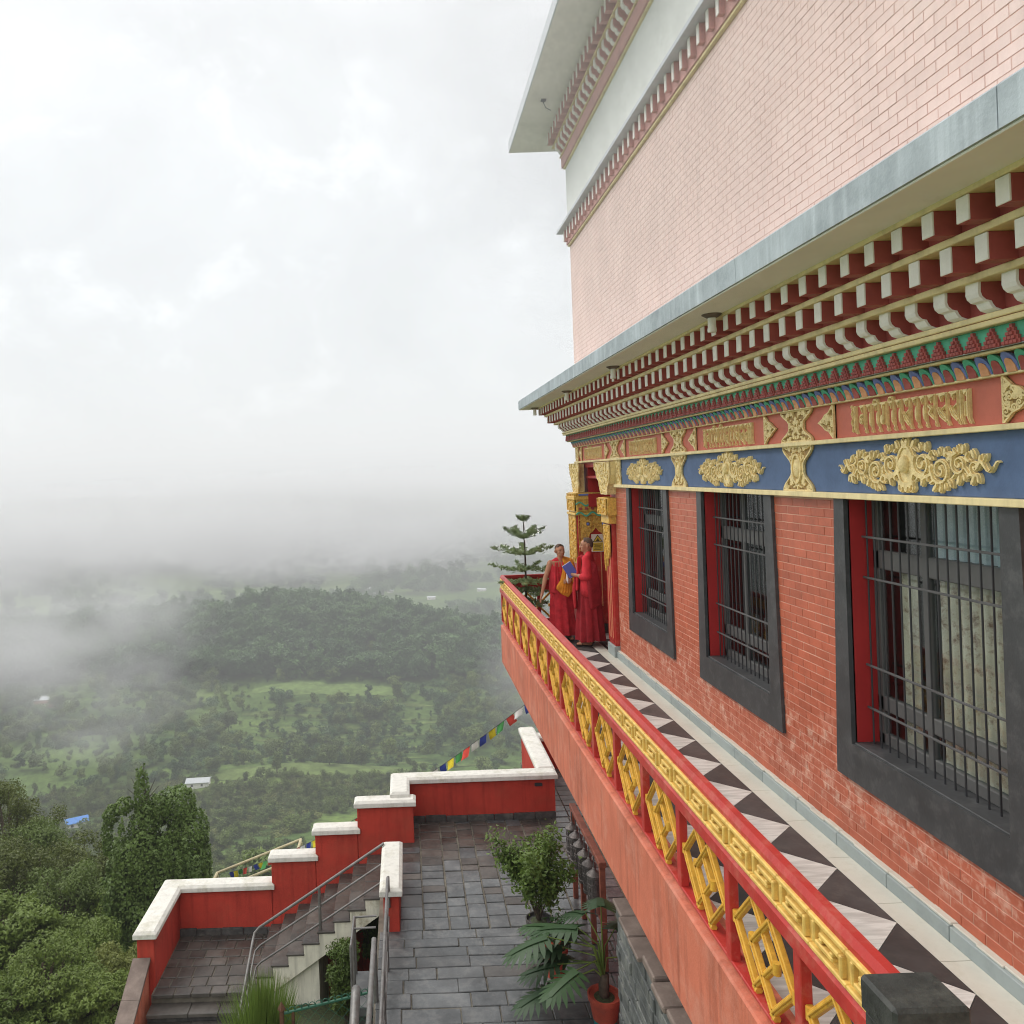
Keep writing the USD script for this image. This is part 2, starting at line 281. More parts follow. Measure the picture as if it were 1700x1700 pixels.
# ---------------------------------------------------------------- the temple
W, END, Y0 = 3.06, 14.25, -2.0
temple = thing('temple', 'red brick temple wall with carved gold friezes and barred windows beside the balcony', 'temple')
WIN = [(4.134, 5.60), (6.847, 8.30), (9.53, 10.97)]
SILL, HEAD, FLOOR = -1.966, -.26, -2.76
pieces = [bx(3.0632, 3.30, Y0, 11.8, -2.9, SILL)]
edges = [Y0] + [e for w in WIN for e in w] + [11.8]
for a, b in zip(edges[::2], edges[1::2]): pieces.append(bx(3.0632, 3.30, a, b, SILL, -.2))
lower_wall = obj('lower_wall', cat(pieces), 'mortar', temple)
R = random.Random(5)
def brick_rows(z0, z1, ya, yb, holes, L):
    out, z, k = [], z0, 0
    while z + .03 < z1:
        h = min(.0615, z1 - z - .004); y = ya - L + (L / 2 if k % 2 else 0) + R.uniform(-.008, .008)
        cuts = [(a - .07, b + .07) for a, b, c, d in holes if c < z + .03 < d]
        while y < yb:
            segs = [(max(y, ya), min(y + L - .005, yb))]
            for a, b in cuts:
                segs = [s2 for s in segs for s2 in ((s[0], min(s[1], a)), (max(s[0], b), s[1])) if s2[1] - s2[0] > .03]
            for a, b in segs:
                if b - a > .03: out.append((a, b, z, z + h, R.uniform(-.0025, .0025)))
            y += L
        z += .0662; k += 1
    return out
def lay_bricks(rows, parent, name, m, x):
    area = sorted(rows, key=lambda r: -(r[1] - r[0]) / max((r[0] + r[1]) / 2, 3.95) ** 2 if (r[0] + r[1]) / 2 > 3.95 else 0)
    box_ = lambda r: cbox(x + r[4] * .6, x + .03, r[0], r[1], r[2], r[3], .0022)
    for r in area[:300]: obj(name, box_(r), m, parent)
    obj(name + '_field', cat([box_(r) for r in area[300:]]), m, parent, kind='stuff')
holes = [(a, b, SILL - .16, 9) for a, b in WIN]
lay_bricks(brick_rows(-2.66, -.262, 1.5, 11.8, holes, .192), lower_wall, 'brick', 'brick_red', 3.060)
upper_wall = obj('upper_wall', bx(3.0632, 12, Y0, END, .1, 5.6), 'mortar_lightwash', temple)
lay_bricks(brick_rows(1.30, 3.955, 2.8, END, [], .182), upper_wall, 'pale_brick', 'brick_lightwash', 3.060)  # red brick again, colour paled to stand for the light on it
obj('ground_storey_wall', bx(3.06, 12, Y0, END, -9.5, -2.9), 'wall_red', temple)
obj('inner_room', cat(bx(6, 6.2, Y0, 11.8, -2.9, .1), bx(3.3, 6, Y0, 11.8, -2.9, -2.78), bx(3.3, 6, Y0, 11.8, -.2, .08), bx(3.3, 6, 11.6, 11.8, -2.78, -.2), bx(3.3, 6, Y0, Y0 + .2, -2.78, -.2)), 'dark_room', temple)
# skirting tiles and ledge on them
y = 1.6
while y < 11.7:
    obj('skirting_tile', cbox(3.006, 3.066, y + .003, min(y + .597, 11.78), -2.765, -2.672, .004), 'skirting', temple); y += .6
obj('skirting_ledge', cat([cbox(3.022 + R.uniform(-.006, .006), 3.07, 1.6 + .2 * i, 1.8 + .2 * i, -2.672, -2.656 + R.uniform(-.004, .006), .004) for i in range(51)]), 'border_marble', temple)
# windows
glassm = 'glass'
for wi, (a, b) in enumerate(WIN):
    x0, x1 = 3.032, 3.075
    def slab(pts):  # polygon in (y, z) with a thickness in x
        g = Polygon([(-p[0], p[1]) for p in pts]); return onface(extr(g, x1 - x0), x1, 0, 0)
    fr = cat(slab([(b, HEAD), (b + .125, HEAD), (b + .205, -2.224), (b, -2.224)]), slab([(a, HEAD), (a - .135, HEAD), (a - .205, -2.224), (a, -2.224)]), slab([(a, SILL), (b, SILL), (b, -2.224), (a, -2.224)]),
             cbox(3.05, 3.30, a, b, SILL - .03, SILL + .012, .004))
    w = obj('window', fr, 'frame_black', temple, label='%s window with a tapering black frame and iron bars' % ('nearest', 'middle', 'farthest')[wi])
    for yy in (a, b): obj('jamb', bx(3.072, 3.29, yy - (.004 if yy == b else -.0), yy + (.004 if yy == a else 0), SILL + .012, -.2), 'reveal_red', w)
    nb = 16
    for i in range(nb):
        yy = a + .05 + (b - a - .1) * i / (nb - 1); obj('grille_bar', tube([(3.16, yy, SILL), (3.16, yy, -.2)], .006, 6), 'iron_dark', w)
    for z in (-.53, -.81, -1.415, -1.71): obj('grille_rail', cbox(3.148, 3.162, a, b, z - .007, z + .007, .002), 'iron_grey', w)
    xs = 3.225
    sash = [cbox(xs, xs + .05, a, a + .07, SILL, -.2), cbox(xs, xs + .05, b - .07, b, SILL, -.2), cbox(xs, xs + .05, a, b, SILL + .012, SILL + .09), cbox(xs, xs + .05, a, b, -.75, -.62), cbox(xs, xs + .05, a, b, -1.72, -1.62), cbox(xs, xs + .05, a, b, -.26, -.2)]
    for q in (.10, .62): sash.append(cbox(xs - .002, xs + .052, a + (b - a) * q - .028, a + (b - a) * q + .028, SILL, -.2))
    obj('sash', cat(sash), 'sash_grey', w)
    for q in range(3):
        ya, yb = a + (b - a) * (0, .10, .62)[q] + .024, a + (b - a) * (.10, .62, 1)[q] - .024
        for z0, z1 in ((SILL + .08, -1.72), (-1.62, -.75), (-.62, -.26)): obj('pane', bx(xs + .02, xs + .026, ya, yb, z0, z1), glassm, w)
    def drape(ya, yb, z0, z1, x, n, amp):
        yy = np.linspace(ya, yb, n * 6 + 1); xx = x + amp * np.sin(np.linspace(0, n * 2 * np.pi, len(yy))) + amp * .4 * np.sin(np.linspace(0, n * 1.3 * np.pi, len(yy)) + 1)
        v = np.vstack([np.stack([xx, yy, np.full_like(yy, z)], 1) for z in (z0, z1)]); n_ = len(yy); i = np.arange(n_ - 1)
        return v, np.vstack([np.stack([i, i + 1, i + n_ + 1], 1), np.stack([i, i + n_ + 1, i + n_], 1)])
    if wi == 0:
        obj('curtain', drape(a + .20, a + .84, SILL, -.72, 3.278, 7, .014), 'curtain', w, smooth=True)
        obj('curtain', drape(b - .40, b - .22, SILL, -.72, 3.278, 2, .013), 'curtain', w, smooth=True)
        obj('curtain', drape(a + .05, b - .5, -.62, -.22, 3.278, 9, .012), 'curtain_blue', w, smooth=True)
    elif wi == 1:
        obj('curtain', drape(a + .03, a + .45, SILL, -.72, 3.278, 4, .014), 'curtain', w, smooth=True)
        obj('curtain', drape(a + .03, a + .3, -.62, -.22, 3.278, 3, .013), 'curtain_blue', w, smooth=True)
# friezes and cornice: every band runs the length of the wall and returns round its far corner
def band(name, x, z0, z1, m, yend=None, parent=None, ya=Y0, c=.004, kind=None):
    return obj(name, cbox(x, 8, ya, (END + W - x) if yend is None else yend, z0, z1, c), m, parent or temple)
band('cream_trim', 2.995, -.262, -.222, 'cream', 11.62)
blue = band('blue_frieze', 3.045, -.222, .128, 'frieze_blue', 11.62)
band('cream_trim', 2.995, .124, .155, 'cream', END)
red = band('red_frieze', 3.045, .155, .402, 'frieze_red', END)
band('cream_trim', 3.0, .398, .412, 'cream')
lot = band('petal_band', 3.02, .412, .507, 'maroon')
band('cream_trim', 2.915, .506, .520, 'cream')
grn = band('green_band', 2.90, .520, .628, 'green_paint')
band('cream_trim', 2.85, .628, .655, 'cream'); band('cream_trim', 2.84, .658, .686, 'cream'); band('groove', 2.856, .652, .662, 'maroon')
b3 = band('dentil_band', 2.88, .686, .826, 'maroon'); band('cream_trim', 2.72, .826, .860, 'cream')
b2 = band('dentil_band', 2.73, .860, .986, 'maroon'); band('cream_trim', 2.58, .986, 1.020, 'cream')
b1 = band('dentil_band', 2.61, 1.020, 1.136, 'maroon'); band('cream_trim', 2.465, 1.136, 1.166, 'cream')
band('soffit', 2.19, 1.160, 1.172, 'soffit')
ya_ = 0.4
slab_edges = [ya_]
eaves = None
for k, yb_ in enumerate((2.9, 5.2, 7.3, 9.4, 11.6, 13.4, END + W - 2.17)):
    g = Polygon([(2.175, 1.170), (2.175, 1.325), (2.20, 1.345), (3.2, 1.375), (3.2, 1.170)])
    v, f = extr(g, yb_ - ya_ - .006); obj('eaves_slab', (np.stack([v[:, 0], yb_ - .003 - v[:, 2], v[:, 1]], 1), f), 'slab_grey', temple); ya_ = yb_
ybs = np.arange(2.3, 14.9, .2372)
def xz(poly, y, w): v, f = extr(poly, w); return np.stack([v[:, 0], y + w - v[:, 2], v[:, 1]], 1), f
corb = [(2.95, .686), (2.95, .826), (2.752, .826), (2.75, .775), (2.757, .755), (2.775, .738), (2.80, .732), (2.808, .715), (2.82, .700), (2.845, .690), (2.86, .686)]
skin3 = Polygon(corb[2:] + [(p[0] + .014, p[1] + .003) for p in corb[:1:-1]]).buffer(0)
bodyp = Polygon([corb[0], corb[1]] + [(p[0] + .012, p[1] + .002) for p in corb[2:]]).buffer(0)
cb, cs = xz(bodyp, 0, .082), xz(skin3, -.002, .086)
for y in ybs:
    for bnd, xf, z0, z1 in ((b1, 2.48, 1.020, 1.136), (b2, 2.60, .860, .986)):
        yy = y + (.06 if bnd is b2 else 0)
        if yy + .08 > END + W - xf: continue
        d = obj('dentil', cbox(xf, xf + .25, yy, yy + .08, z0, z1, .003), 'maroon', bnd)
        d.GetParent()
        obj('dentil_face', cbox(xf - .006, xf + .004, yy + .001, yy + .079, z0 + .003, z1 - .002, .002), 'dentil_white', bnd)
    yy = y + .11
    if yy < END + W - 2.84:
        obj('dentil', mv(cb, (0, yy, 0)), 'maroon', b3); obj('dentil_face', mv(cs, (0, yy, 0)), 'dentil_white', b3)
# stepped maroon triangles on the green band
st = Polygon([(-.056, 0), (-.056, .02), (-.044, .02), (-.044, .04), (-.032, .04), (-.032, .06), (-.02, .06), (-.02, .078), (-.009, .078), (-.009, .096), (.009, .096), (.009, .078), (.02, .078), (.02, .06), (.032, .06), (.032, .04), (.044, .04), (.044, .02), (.056, .02), (.056, 0)])
stm = cat(extr(st, .016), *[extr(sbox(-h + i * .024 + .003, r * .02 + .003, -h + (i + 1) * .024 - .001, r * .02 + .018), .024) for r, h, n in ((0, .054, 4), (1, .042, 3), (2, .030, 2), (3, .018, 1)) for i in range(n)])
for y in np.arange(2.5, END + .1, .1312): obj('stepped_triangle', onface(stm, 2.90, y, .5225), 'maroon', grn)
band('green_lip', 2.89, .520, .5245, 'slab_grey')
# lotus petals
def arch(w, h): return Polygon([(-w / 2, 0), (w / 2, 0), (w / 2, h * .45)] + [(w / 2 * math.cos(t), h * .45 + h * .55 * math.sin(t)) for t in np.linspace(.15, math.pi - .15, 9)] + [(-w / 2, h * .45)])
def petal(g, d):
    v, f = extr(g, d); v = v.copy(); v[:, 2] += .055 * np.clip(v[:, 1] / .1, 0, 9) ** 1.6; return v, f
po = petal(arch(.086, .095).difference(arch(.058, .062).buffer(-.002)), .022); pi_ = petal(affinity.translate(arch(.060, .068), 0, -.004), .030)
for i, y in enumerate(np.arange(2.6, END + .05, .0905)):
    p = obj('lotus_petal', onface(po, 3.022, y, .411), 'petal_blue' if i % 2 else 'green_paint', lot)
    obj('petal_tongue', onface(pi_, 3.022, y, .411), 'petal_orange' if i % 2 else 'maroon', lot)
# gold relief
def disc(x, y, r): return Point(x, y).buffer(r, 8)
def curl(x, y, r, turns=1.6, sgn=1, ph=0., w=.02):
    t = np.linspace(0, 1, 40); a = ph + sgn * turns * 2 * np.pi * t; rr = r * (1 - .82 * t)
    px, py = x + rr * np.cos(a), y + rr * np.sin(a)
    return unary_union([Point(p, q).buffer(w / 2 * (1 - .35 * k), 4) for p, q, k in zip(px, py, t)]).union(LineString(np.stack([px, py], 1)).buffer(w * .33)).union(disc(px[-1], py[-1], w * .62))
def leaf(x, y, l, ang, w=.4): return affinity.translate(affinity.rotate(affinity.scale(Point(0, 0).buffer(1, 6), l / 2, l * w / 2), math.degrees(ang), origin=(0, 0)), x + l / 2 * math.cos(ang), y + l / 2 * math.sin(ang))
def cloud_half():
    g = []
    for x, y, r, w, ph, turns, sg, arcs in ((.150, .012, .078, .030, 2.6, 1.6, 1, ((.5, 2.0, 4), (-1.9, -.9, 3))), (.312, -.028, .084, .031, 2.9, 1.7, 1, ((.55, 2.3, 5), (-2.3, -.6, 5))), (.468, .004, .060, .026, 2.6, 1.5, 1, ((.5, 2.3, 5), (-2.0, -.9, 3))), (.592, -.016, .042, .022, -1.2, 1.3, -1, ((.7, 2.3, 3), (-2.2, -1.0, 3)))):
        g.append(curl(x, y, r, turns, sg, ph, w))
        for a0, a1, n in arcs:
            for k, a in enumerate(np.linspace(a0, a1, n)): g.append(leaf(x + r * .96 * math.cos(a), y + r * .96 * math.sin(a), (.050, .066, .056)[k % 3], a + (.45 if a > 0 else -.45), .48))
    g.append(unary_union([LineString([(.05, -.02), (.09, -.05), (.16, -.075), (.24, -.05)]).buffer(.014), LineString([(.38, .03), (.40, .045), (.45, .065)]).buffer(.013), LineString([(.52, -.02), (.55, -.055), (.60, -.06)]).buffer(.011)]))
    g.append(unary_union([Point(.61 + .15 * t, -.012 + .026 * math.sin(t * 8.5)).buffer(.017 * (1 - t * .8), 5) for t in np.linspace(0, 1, 30)]).union(leaf(.66, .01, .05, 1.2, .4)))
    return unary_union(g)
hf = cloud_half()
med = affinity.scale(Point(0, 0).buffer(1, 12), .062, .105)
cloud = unary_union([hf, affinity.scale(hf, -1, 1, origin=(0, 0)), med.buffer(.025).difference(med), leaf(0, .10, .075, 1.2, .5), leaf(0, .10, .075, 1.95, .5), leaf(.06, .10, .07, 1.0, .5), leaf(-.06, .10, .07, 2.1, .5),
                     curl(-.045, -.135, .035, 1, 1, 1.2, .02), curl(.045, -.135, .035, 1, -1, 1.9, .02), leaf(0, -.09, .075, -1.57, .6), LineString([(-.06, -.10), (0, -.12), (.06, -.10)]).buffer(.02)]).simplify(.002)
cloud_m = cat(carve(cloud, .030, .006), mv(extr(med, .022), (0, 0, 0)), (lambda s: (s.vertices * [.035, .055, .035] + [0, .01, .03], s.faces))(trimesh.creation.icosphere(2, 1.0)))
def hourglass(hw, waist, h):
    t = np.linspace(-1, 1, 25); w = waist + (hw - waist) * np.abs(t) ** 1.25 - .02 * np.sin(np.abs(t) * np.pi * 2) * hw / .24
    return Polygon([(a, b * h / 2) for a, b in zip(w, t)] + [(-a, b * h / 2) for a, b in zip(w[::-1], t[::-1])]).buffer(0)
def carved(outline, n, seed, r0=.02, r1=.036, rim=.012, base=.008, h=.024):
    q = random.Random(seed); minx, miny, maxx, maxy = outline.bounds; inner = outline.buffer(-rim); g = []
    while len(g) < n:
        x, y = q.uniform(0, maxx), q.uniform(miny, maxy)
        if inner.contains(Point(x, y)):
            k = q.random(); e = curl(x, y, q.uniform(r0, r1), 1.3, q.choice((-1, 1)), q.uniform(0, 6.3), .0105) if k < .55 else leaf(x, y, q.uniform(.025, .042), q.uniform(-.6, 3.7), .35)
            g.append(e)
    u = unary_union(g); u = u.union(affinity.scale(u, -1, 1, origin=(0, 0))).intersection(inner).union(outline.difference(inner)).simplify(.0015)
    return extr(outline, base), extr(u, h)
def carved1(outline, n, seed, **k):  # not mirrored
    q = random.Random(seed); minx, miny, maxx, maxy = outline.bounds; inner = outline.buffer(-.01); g = []
    while len(g) < n:
        x, y = q.uniform(minx, maxx), q.uniform(miny, maxy)
        if inner.contains(Point(x, y)): g.append(curl(x, y, q.uniform(.016, .03), 1.3, q.choice((-1, 1)), q.uniform(0, 6.3), .0105) if q.random() < .5 else leaf(x, y, q.uniform(.03, .05), q.uniform(-.6, 3.7), .4))
    u = unary_union(g).intersection(inner).union(outline.difference(inner)).simplify(.0015)
    return extr(outline, .008), extr(u, .024)
def relief(name, pair, place, m, parent, extra=()):
    b = obj(name, place(pair[0]), 'relief_ground', parent); obj('relief', place(cat(pair[1], *extra)), m, b); return b
hg_blue = (lambda p_, *e: (p_[0], cat(p_[1], *e)))(carved(hourglass(.235, .10, .346), 40, 1, .013, .023), extr(med.buffer(.012).difference(med.buffer(-.004)), .034), (lambda s: (s.vertices * [.05, .075, .03] + [0, 0, .015], s.faces))(trimesh.creation.icosphere(2, 1.0)))
hg_red = carved(hourglass(.245, .12, .245), 34, 2, .013, .022)
tri = Polygon([(.10, .118), (.10, -.118), (.085, -.118), (.03, -.07), (-.02, -.055), (-.05, -.03), (-.115, 0), (-.05, .03), (-.02, .055), (.03, .07), (.085, .118)])
tri_l = carved1(tri, 26, 3); tri_r = carved1(affinity.scale(tri, -1, 1, origin=(0, 0)), 26, 3)
def glyph(kind, w):
    s = .075; P = [Polygon([(w - s, 1), (w, 1), (w, .10), (w + .16, -.10), (w + .05, -.10), (w - s, .13)])]
    P.append(Polygon([(0, 1), (w, 1), (w - s, .90), (w * .5, .86), (w * .34, .70), (w * .26, .90), (0, .94)]))
    if kind == 'd': P.append(affinity.scale(Point(w - s, .42).buffer(.26), .5, 1).intersection(sbox(0, .1, w - s + .01, .75)))
    if kind == 'k': P.append(Polygon([(w - s, .62), (w * .30, .42), (w - s, .10), (w - s, .22), (w * .48, .42), (w - s, .52)])); P.append(LineString([(w * .1, .5), (w * .35, .24), (w - s, .05)]).buffer(.05, 4))
    if kind == 'z': P.append(LineString([(w * .15, .62), (w * .55, .52), (w * .2, .38), (w - s, .18)]).buffer(.055, 3))
    if kind == 'h': P.append(Polygon([(w * .38, .9), (w * .54, .9), (w * .54, .30), (w * .38, .30)])); P.append(Point(w * .36, .36).buffer(.19, 8).intersection(sbox(0, 0, w * .5, 1)))
    if kind == 'o': P.append(curl(w * .4, .42, .2, 1.1, 1, 1.2, .12))
    if kind == 'i': P.append(LineString([(w * .1, 1.0), (w * .3, 1.12), (w * .8, 1.1), (w - .05, .95)]).buffer(.045, 4)); P.append(affinity.scale(Point(w - s, .42).buffer(.24), .5, 1).intersection(sbox(0, .1, w - s + .01, .75)))
    return unary_union([p.buffer(0) for p in P])
def script_line():
    g, x = [], 0.
    seq = [('|z', .34), ('||', .22), ('gap', .30), ('o', .55), ('d', .52), ('i', .55), ('h', .62), ('i', .5), ('d', .52), ('k', .60), ('d', .5), ('d', .5), ('z', .58), ('k', .76), ('k', .66), ('||', .18), ('gap', .28), ('||t', .34)]
    for k, w in seq:
        if k == '|z': g.append(affinity.translate(LineString([(.02, 1), (.2, .85), (.06, .7), (.2, .52), (.05, .36), (.2, .2), (.12, .02)]).buffer(.045, 3), x))
        elif k.startswith('||'):
            g.append(affinity.translate(Polygon([(0, 1), (.13, 1), (.13, .1), (.28, -.1), (.18, -.1), (0, .12)]), x))
            if k == '||t': g.append(affinity.translate(Polygon([(-.3, 1), (.1, 1), (.1, .9), (-.05, .86), (-.12, .78)]), x)); g.append(affinity.translate(sbox(-.17, .15, -.07, .62), x))
        elif k != 'gap': g.append(affinity.translate(glyph(k, w), x)); x += .14
        x += w
    return [affinity.translate(p, -x / 2) for p in g], x
letters, lw = script_line()
k_ = 1.16 / lw
let_m = [cat(extr(affinity.scale(p, k_, .172, origin=(0, 0)), .016), extr(affinity.scale(p, k_, .172, origin=(0, 0)).buffer(-.004), .024)) if polys(p.buffer(-.02)) and polys(affinity.scale(p, k_, .172, origin=(0, 0)).buffer(-.004)) else extr(affinity.scale(p, k_, .172, origin=(0, 0)), .024) for p in letters]
for k in range(5):
    yc = 4.87 + 2.7 * (k - 1)
    if k < 4: obj('scroll_ornament', onface(cloud_m, 3.045, yc, -.045), 'gold_relief', blue, smooth=35) if 2 < yc < 11 else None
    for lm in (let_m if 2.5 < yc < 13.6 else []): obj('letter', onface(lm, 3.045, yc, .190), 'gold_relief', red)
    if 2 < yc < 14:
        relief('corner_ornament', tri_l, lambda m: onface(m, 3.045, yc + .90, .278), 'gold_relief', red); relief('corner_ornament', tri_r, lambda m: onface(m, 3.045, yc - .90, .278), 'gold_relief', red)
    yh = 6.22 + 2.7 * (k - 1)
    if 2 < yh < 11.5: relief('hourglass_ornament', hg_blue, lambda m: onface(m, 3.045, yh, -.048), 'gold_relief', blue)
    if 2 < yh < 14: relief('hourglass_ornament', hg_red, lambda m: onface(m, 3.045, yh, .278), 'gold_relief', red)
carvd = lambda *a, **k: cat(*carved1(*a, **k))
obj('hourglass_ornament', onface(carvd(hourglass(.235, .10, .346).intersection(sbox(-.25, -.2, .12, .2)).union(sbox(-.22, -.172, -.1, .172)), 60, 9), 3.045, 11.45, -.048), 'gold_relief', blue)
obj('corner_ornament', onface(carvd(sbox(-.10, -.12, .10, .12), 30, 12), 3.043, 14.13, .278), 'gold_relief', red)
# rain spouts under the eaves
for y in (6.2, 9.14, 11.75, 14.65):
    sp = obj('rain_spout', mv(lathe([(.0, -.14), (.032, -.14), (.034, -.12), (.03, -.10), (.03, 0)], 14), (2.40, y, 1.162)), 'dentil_white', temple, smooth=40)
    obj('spout_collar', mv(lathe([(.034, -.03), (.04, -.028), (.075, -.006), (.075, 0)], 14), (2.40, y, 1.1605)), 'stone_cap', sp, smooth=40)
# upper band, white frieze, upper cornice, roof edge
band('cream_trim', 3.025, 3.955, 3.985, 'cream', END + .03)
ub = band('upper_red_band', 3.01, 3.985, 4.222, 'maroon_lightwash')
for y in np.arange(2.4, END, .2405): 
    obj('dentil', cbox(2.955, 3.05, y, y + .062, 4.03, 4.222, .003), 'maroon_lightwash', ub); obj('dentil_face', cbox(2.948, 2.96, y + .001, y + .061, 4.034, 4.218, .002), 'dentil_white', ub)
band('upper_ledge', 2.865, 4.222, 4.275, 'slab_pale')
band('white_frieze', 3.035, 4.275, 5.335, 'frieze_white')
band('cream_trim', 3.0, 5.335, 5.36, 'cream'); band('plain_band', 2.975, 5.36, 5.555, 'maroon_lightwash'); band('cream_trim', 2.95, 5.55, 5.572, 'cream')
u2 = band('upper_dentil_band', 2.99, 5.572, 5.765, 'maroon_lightwash'); band('cream_trim', 2.84, 5.765, 5.79, 'cream')
u1 = band('upper_dentil_band', 2.93, 5.79, 5.985, 'maroon_lightwash')
cb2 = mv(cb, (0, 0, 0)); 
def fit(m, x0, z0, z1):
    v = m[0].copy(); v[:, 2] = z0 + (v[:, 2] - .686) / .14 * (z1 - z0); v[:, 0] += x0 - 2.75; return v, m[1]
for y in np.arange(3.6, 14.4, .2405):
    obj('dentil', mv(fit(cb, 2.86, 5.572, 5.765), (0, y, 0)), 'maroon_lightwash', u2); obj('dentil_face', mv(fit(cs, 2.86, 5.572, 5.765), (0, y, 0)), 'dentil_white', u2)
    obj('dentil', cbox(2.75, 3.0, y + .1, y + .18, 5.79, 5.985, .003), 'maroon_lightwash', u1); obj('dentil_face', cbox(2.744, 2.754, y + .101, y + .179, 5.80, 5.98, .002), 'dentil_white', u1)
band('roof_soffit', 2.18, 5.985, 6.0, 'soffit'); band('roof_slab', 2.165, 5.995, 6.19, 'slab_pale')
for y, zz in ((13.0, 0), (9.4, 0)):
    obj('lamp_hook', cat(tube([(2.45, y, 5.985), (2.45, y, 5.93)], .012, 6), tube([(2.45, y, 5.93), (2.46, y - .12, 5.80), (2.52, y - .2, 5.72)], .006, 5), cbox(2.41, 2.49, y - .04, y + .04, 5.965, 5.986)), 'iron_grey', temple)
# doorway: recess with carved pillars
door = obj('doorway', cat(bx(4.15, 4.25, 12.0, 13.8, -2.9, .15), bx(3.06, 4.2, 12.0, 13.8, .04, .12), bx(3.09, 4.2, 13.62, 14.24, -2.9, .12), bx(3.09, 4.2, 11.8, 12.2, -2.9, .12), bx(3.06, 4.2, 12.2, 13.62, -.14, -.10), bx(3.06, 4.2, 13.5, 13.6, -.62, -.40)), 'reveal_red', temple)
obj('pillar', cat(cbox(3.0, 3.5, 11.82, 12.18, -2.6, -.75), *[cbox(2.988, 3.01, 11.86 + .09 * i, 11.90 + .09 * i, -2.55, -1.3) for i in range(4)]), 'rail_red', temple)
obj('pillar_stripe', cat(*[cbox(2.99, 3.01, 11.91 + .09 * i, 11.93 + .09 * i, -2.5, -1.3, .002) for i in range(3)]), 'petal_orange', temple)
obj('pillar_base', cat(cbox(2.975, 3.5, 11.80, 12.2, -2.76, -2.6)), 'skirting', temple)
side = Polygon([(-.18, -.6), (.18, -.6), (.18, 0), (.15, .08), (.18, .2), (-.18, .2), (-.15, .1), (-.18, 0)])
obj('pillar_carving', onface(carvd(Polygon([(-.17, .0), (.17, .0), (.17, -.35), (.1, -.5), (.05, -.36), (0, -.62), (-.06, -.4), (-.12, -.7), (-.17, -.5)]), 60, 21), 2.985, 12.0, -.82), 'gold_bright', temple)
obj('pillar_capital', cat(cbox(2.95, 3.5, 11.78, 12.24, -.80, -.68), cbox(2.93, 3.5, 11.74, 12.30, -.68, -.42), onface(carvd(sbox(-.26, -.12, .26, .12), 40, 22), 2.93, 12.02, -.55)), 'gold_bright', temple)
brk = Polygon([(-.50, .30), (.42, .30), (.42, .1), (.36, -.02), (.30, -.06), (.26, -.18), (-.10, -.18), (-.18, -.1), (-.24, .02), (-.34, .06), (-.40, .16), (-.50, .2)])
obj('pillar_bracket', onface(cat(carvd(brk, 120, 23), mv(extr(brk, .12), (0, 0, -.118))), 2.95, 12.0, -.19), 'gold_relief', temple)
# far pillar, its face towards the camera
obj('pillar', cat(cbox(2.87, 3.49, 13.6, 14.2, -2.60, -.72), cbox(2.87, 2.92, 13.585, 13.6, -2.6, -.75), cbox(3.44, 3.49, 13.585, 13.6, -2.6, -.75)), 'rail_red', temple)
obj('pillar_stripe', cat(cbox(3.10, 3.115, 13.592, 13.602, -2.45, -1.35, .001), cbox(3.25, 3.265, 13.592, 13.602, -2.3, -1.2, .001), cbox(3.46, 3.50, 13.58, 13.6, -2.7, -.75, .002)), 'petal_orange', temple)
obj('pillar_base', cbox(2.84, 3.5, 13.56, 14.22, -2.76, -2.60), 'stone_dark', temple)
pan = Polygon([(-.29, .35), (.29, .35), (.29, -.30), (.24, -.26), (.20, -.16), (.13, -.10), (.10, .0), (.05, .03), (0, .10), (-.05, .03), (-.10, 0), (-.13, -.10), (-.20, -.16), (-.24, -.26), (-.29, -.30)])
pc = cat(carvd(pan, 150, 24), extr(disc(-.13, .16, .06).difference(disc(-.13, .16, .035)), .04), extr(disc(.13, .16, .06).difference(disc(.13, .16, .035)), .04))
pcv = obj('pillar_carving', onfront(pc, 3.18, 13.6, -1.07), 'gold_bright', temple)
obj('carving_boss', cat(*[mv((trimesh.creation.icosphere(1, .028).vertices, trimesh.creation.icosphere(1, .028).faces), (3.18 + sx * .13, 13.575, -.91)) for sx in (-1, 1)]), 'petal_blue', pcv)
obj('pillar_carving', onface(carvd(sbox(-.28, -.5, .28, .32), 120, 25), 2.87, 13.9, -1.07), 'gold_bright', temple)
cap = obj('pillar_capital', cat(cbox(2.83, 3.52, 13.55, 14.22, -.76, -.72), cbox(2.82, 3.54, 13.53, 14.22, -.50, -.44), cbox(2.86, 3.5, 13.56, 14.2, -.72, -.38), onfront(carvd(Polygon([(-.34, .16), (.34, .16), (.32, 0), (.30, -.14), (-.30, -.14), (-.32, 0)]), 90, 26), 3.18, 13.56, -.55), onface(carvd(sbox(-.3, -.14, .3, .16), 60, 27), 2.85, 13.88, -.55)), 'gold_bright', temple)
obj('capital_band', cat(*[onfront(extr(LineString([(-.32 + .64 * t, -.02 + .03 * math.sin(t * 18.8)) for t in np.linspace(0, 1, 40)]).buffer(.012), .03), 3.18, 13.56, zz) for zz in (-.55, -.72)]), 'green_paint', cap)
obj('capital_band', cat(*[cbox(2.90 + .1 * i, 2.95 + .1 * i, 13.525, 13.54, -.665, -.625, .003) for i in range(6)]), 'maroon', cap)
obj('capital_band', cat(cbox(2.9, 3.45, 13.525, 13.54, -.43, -.40, .003)), 'petal_blue', cap)
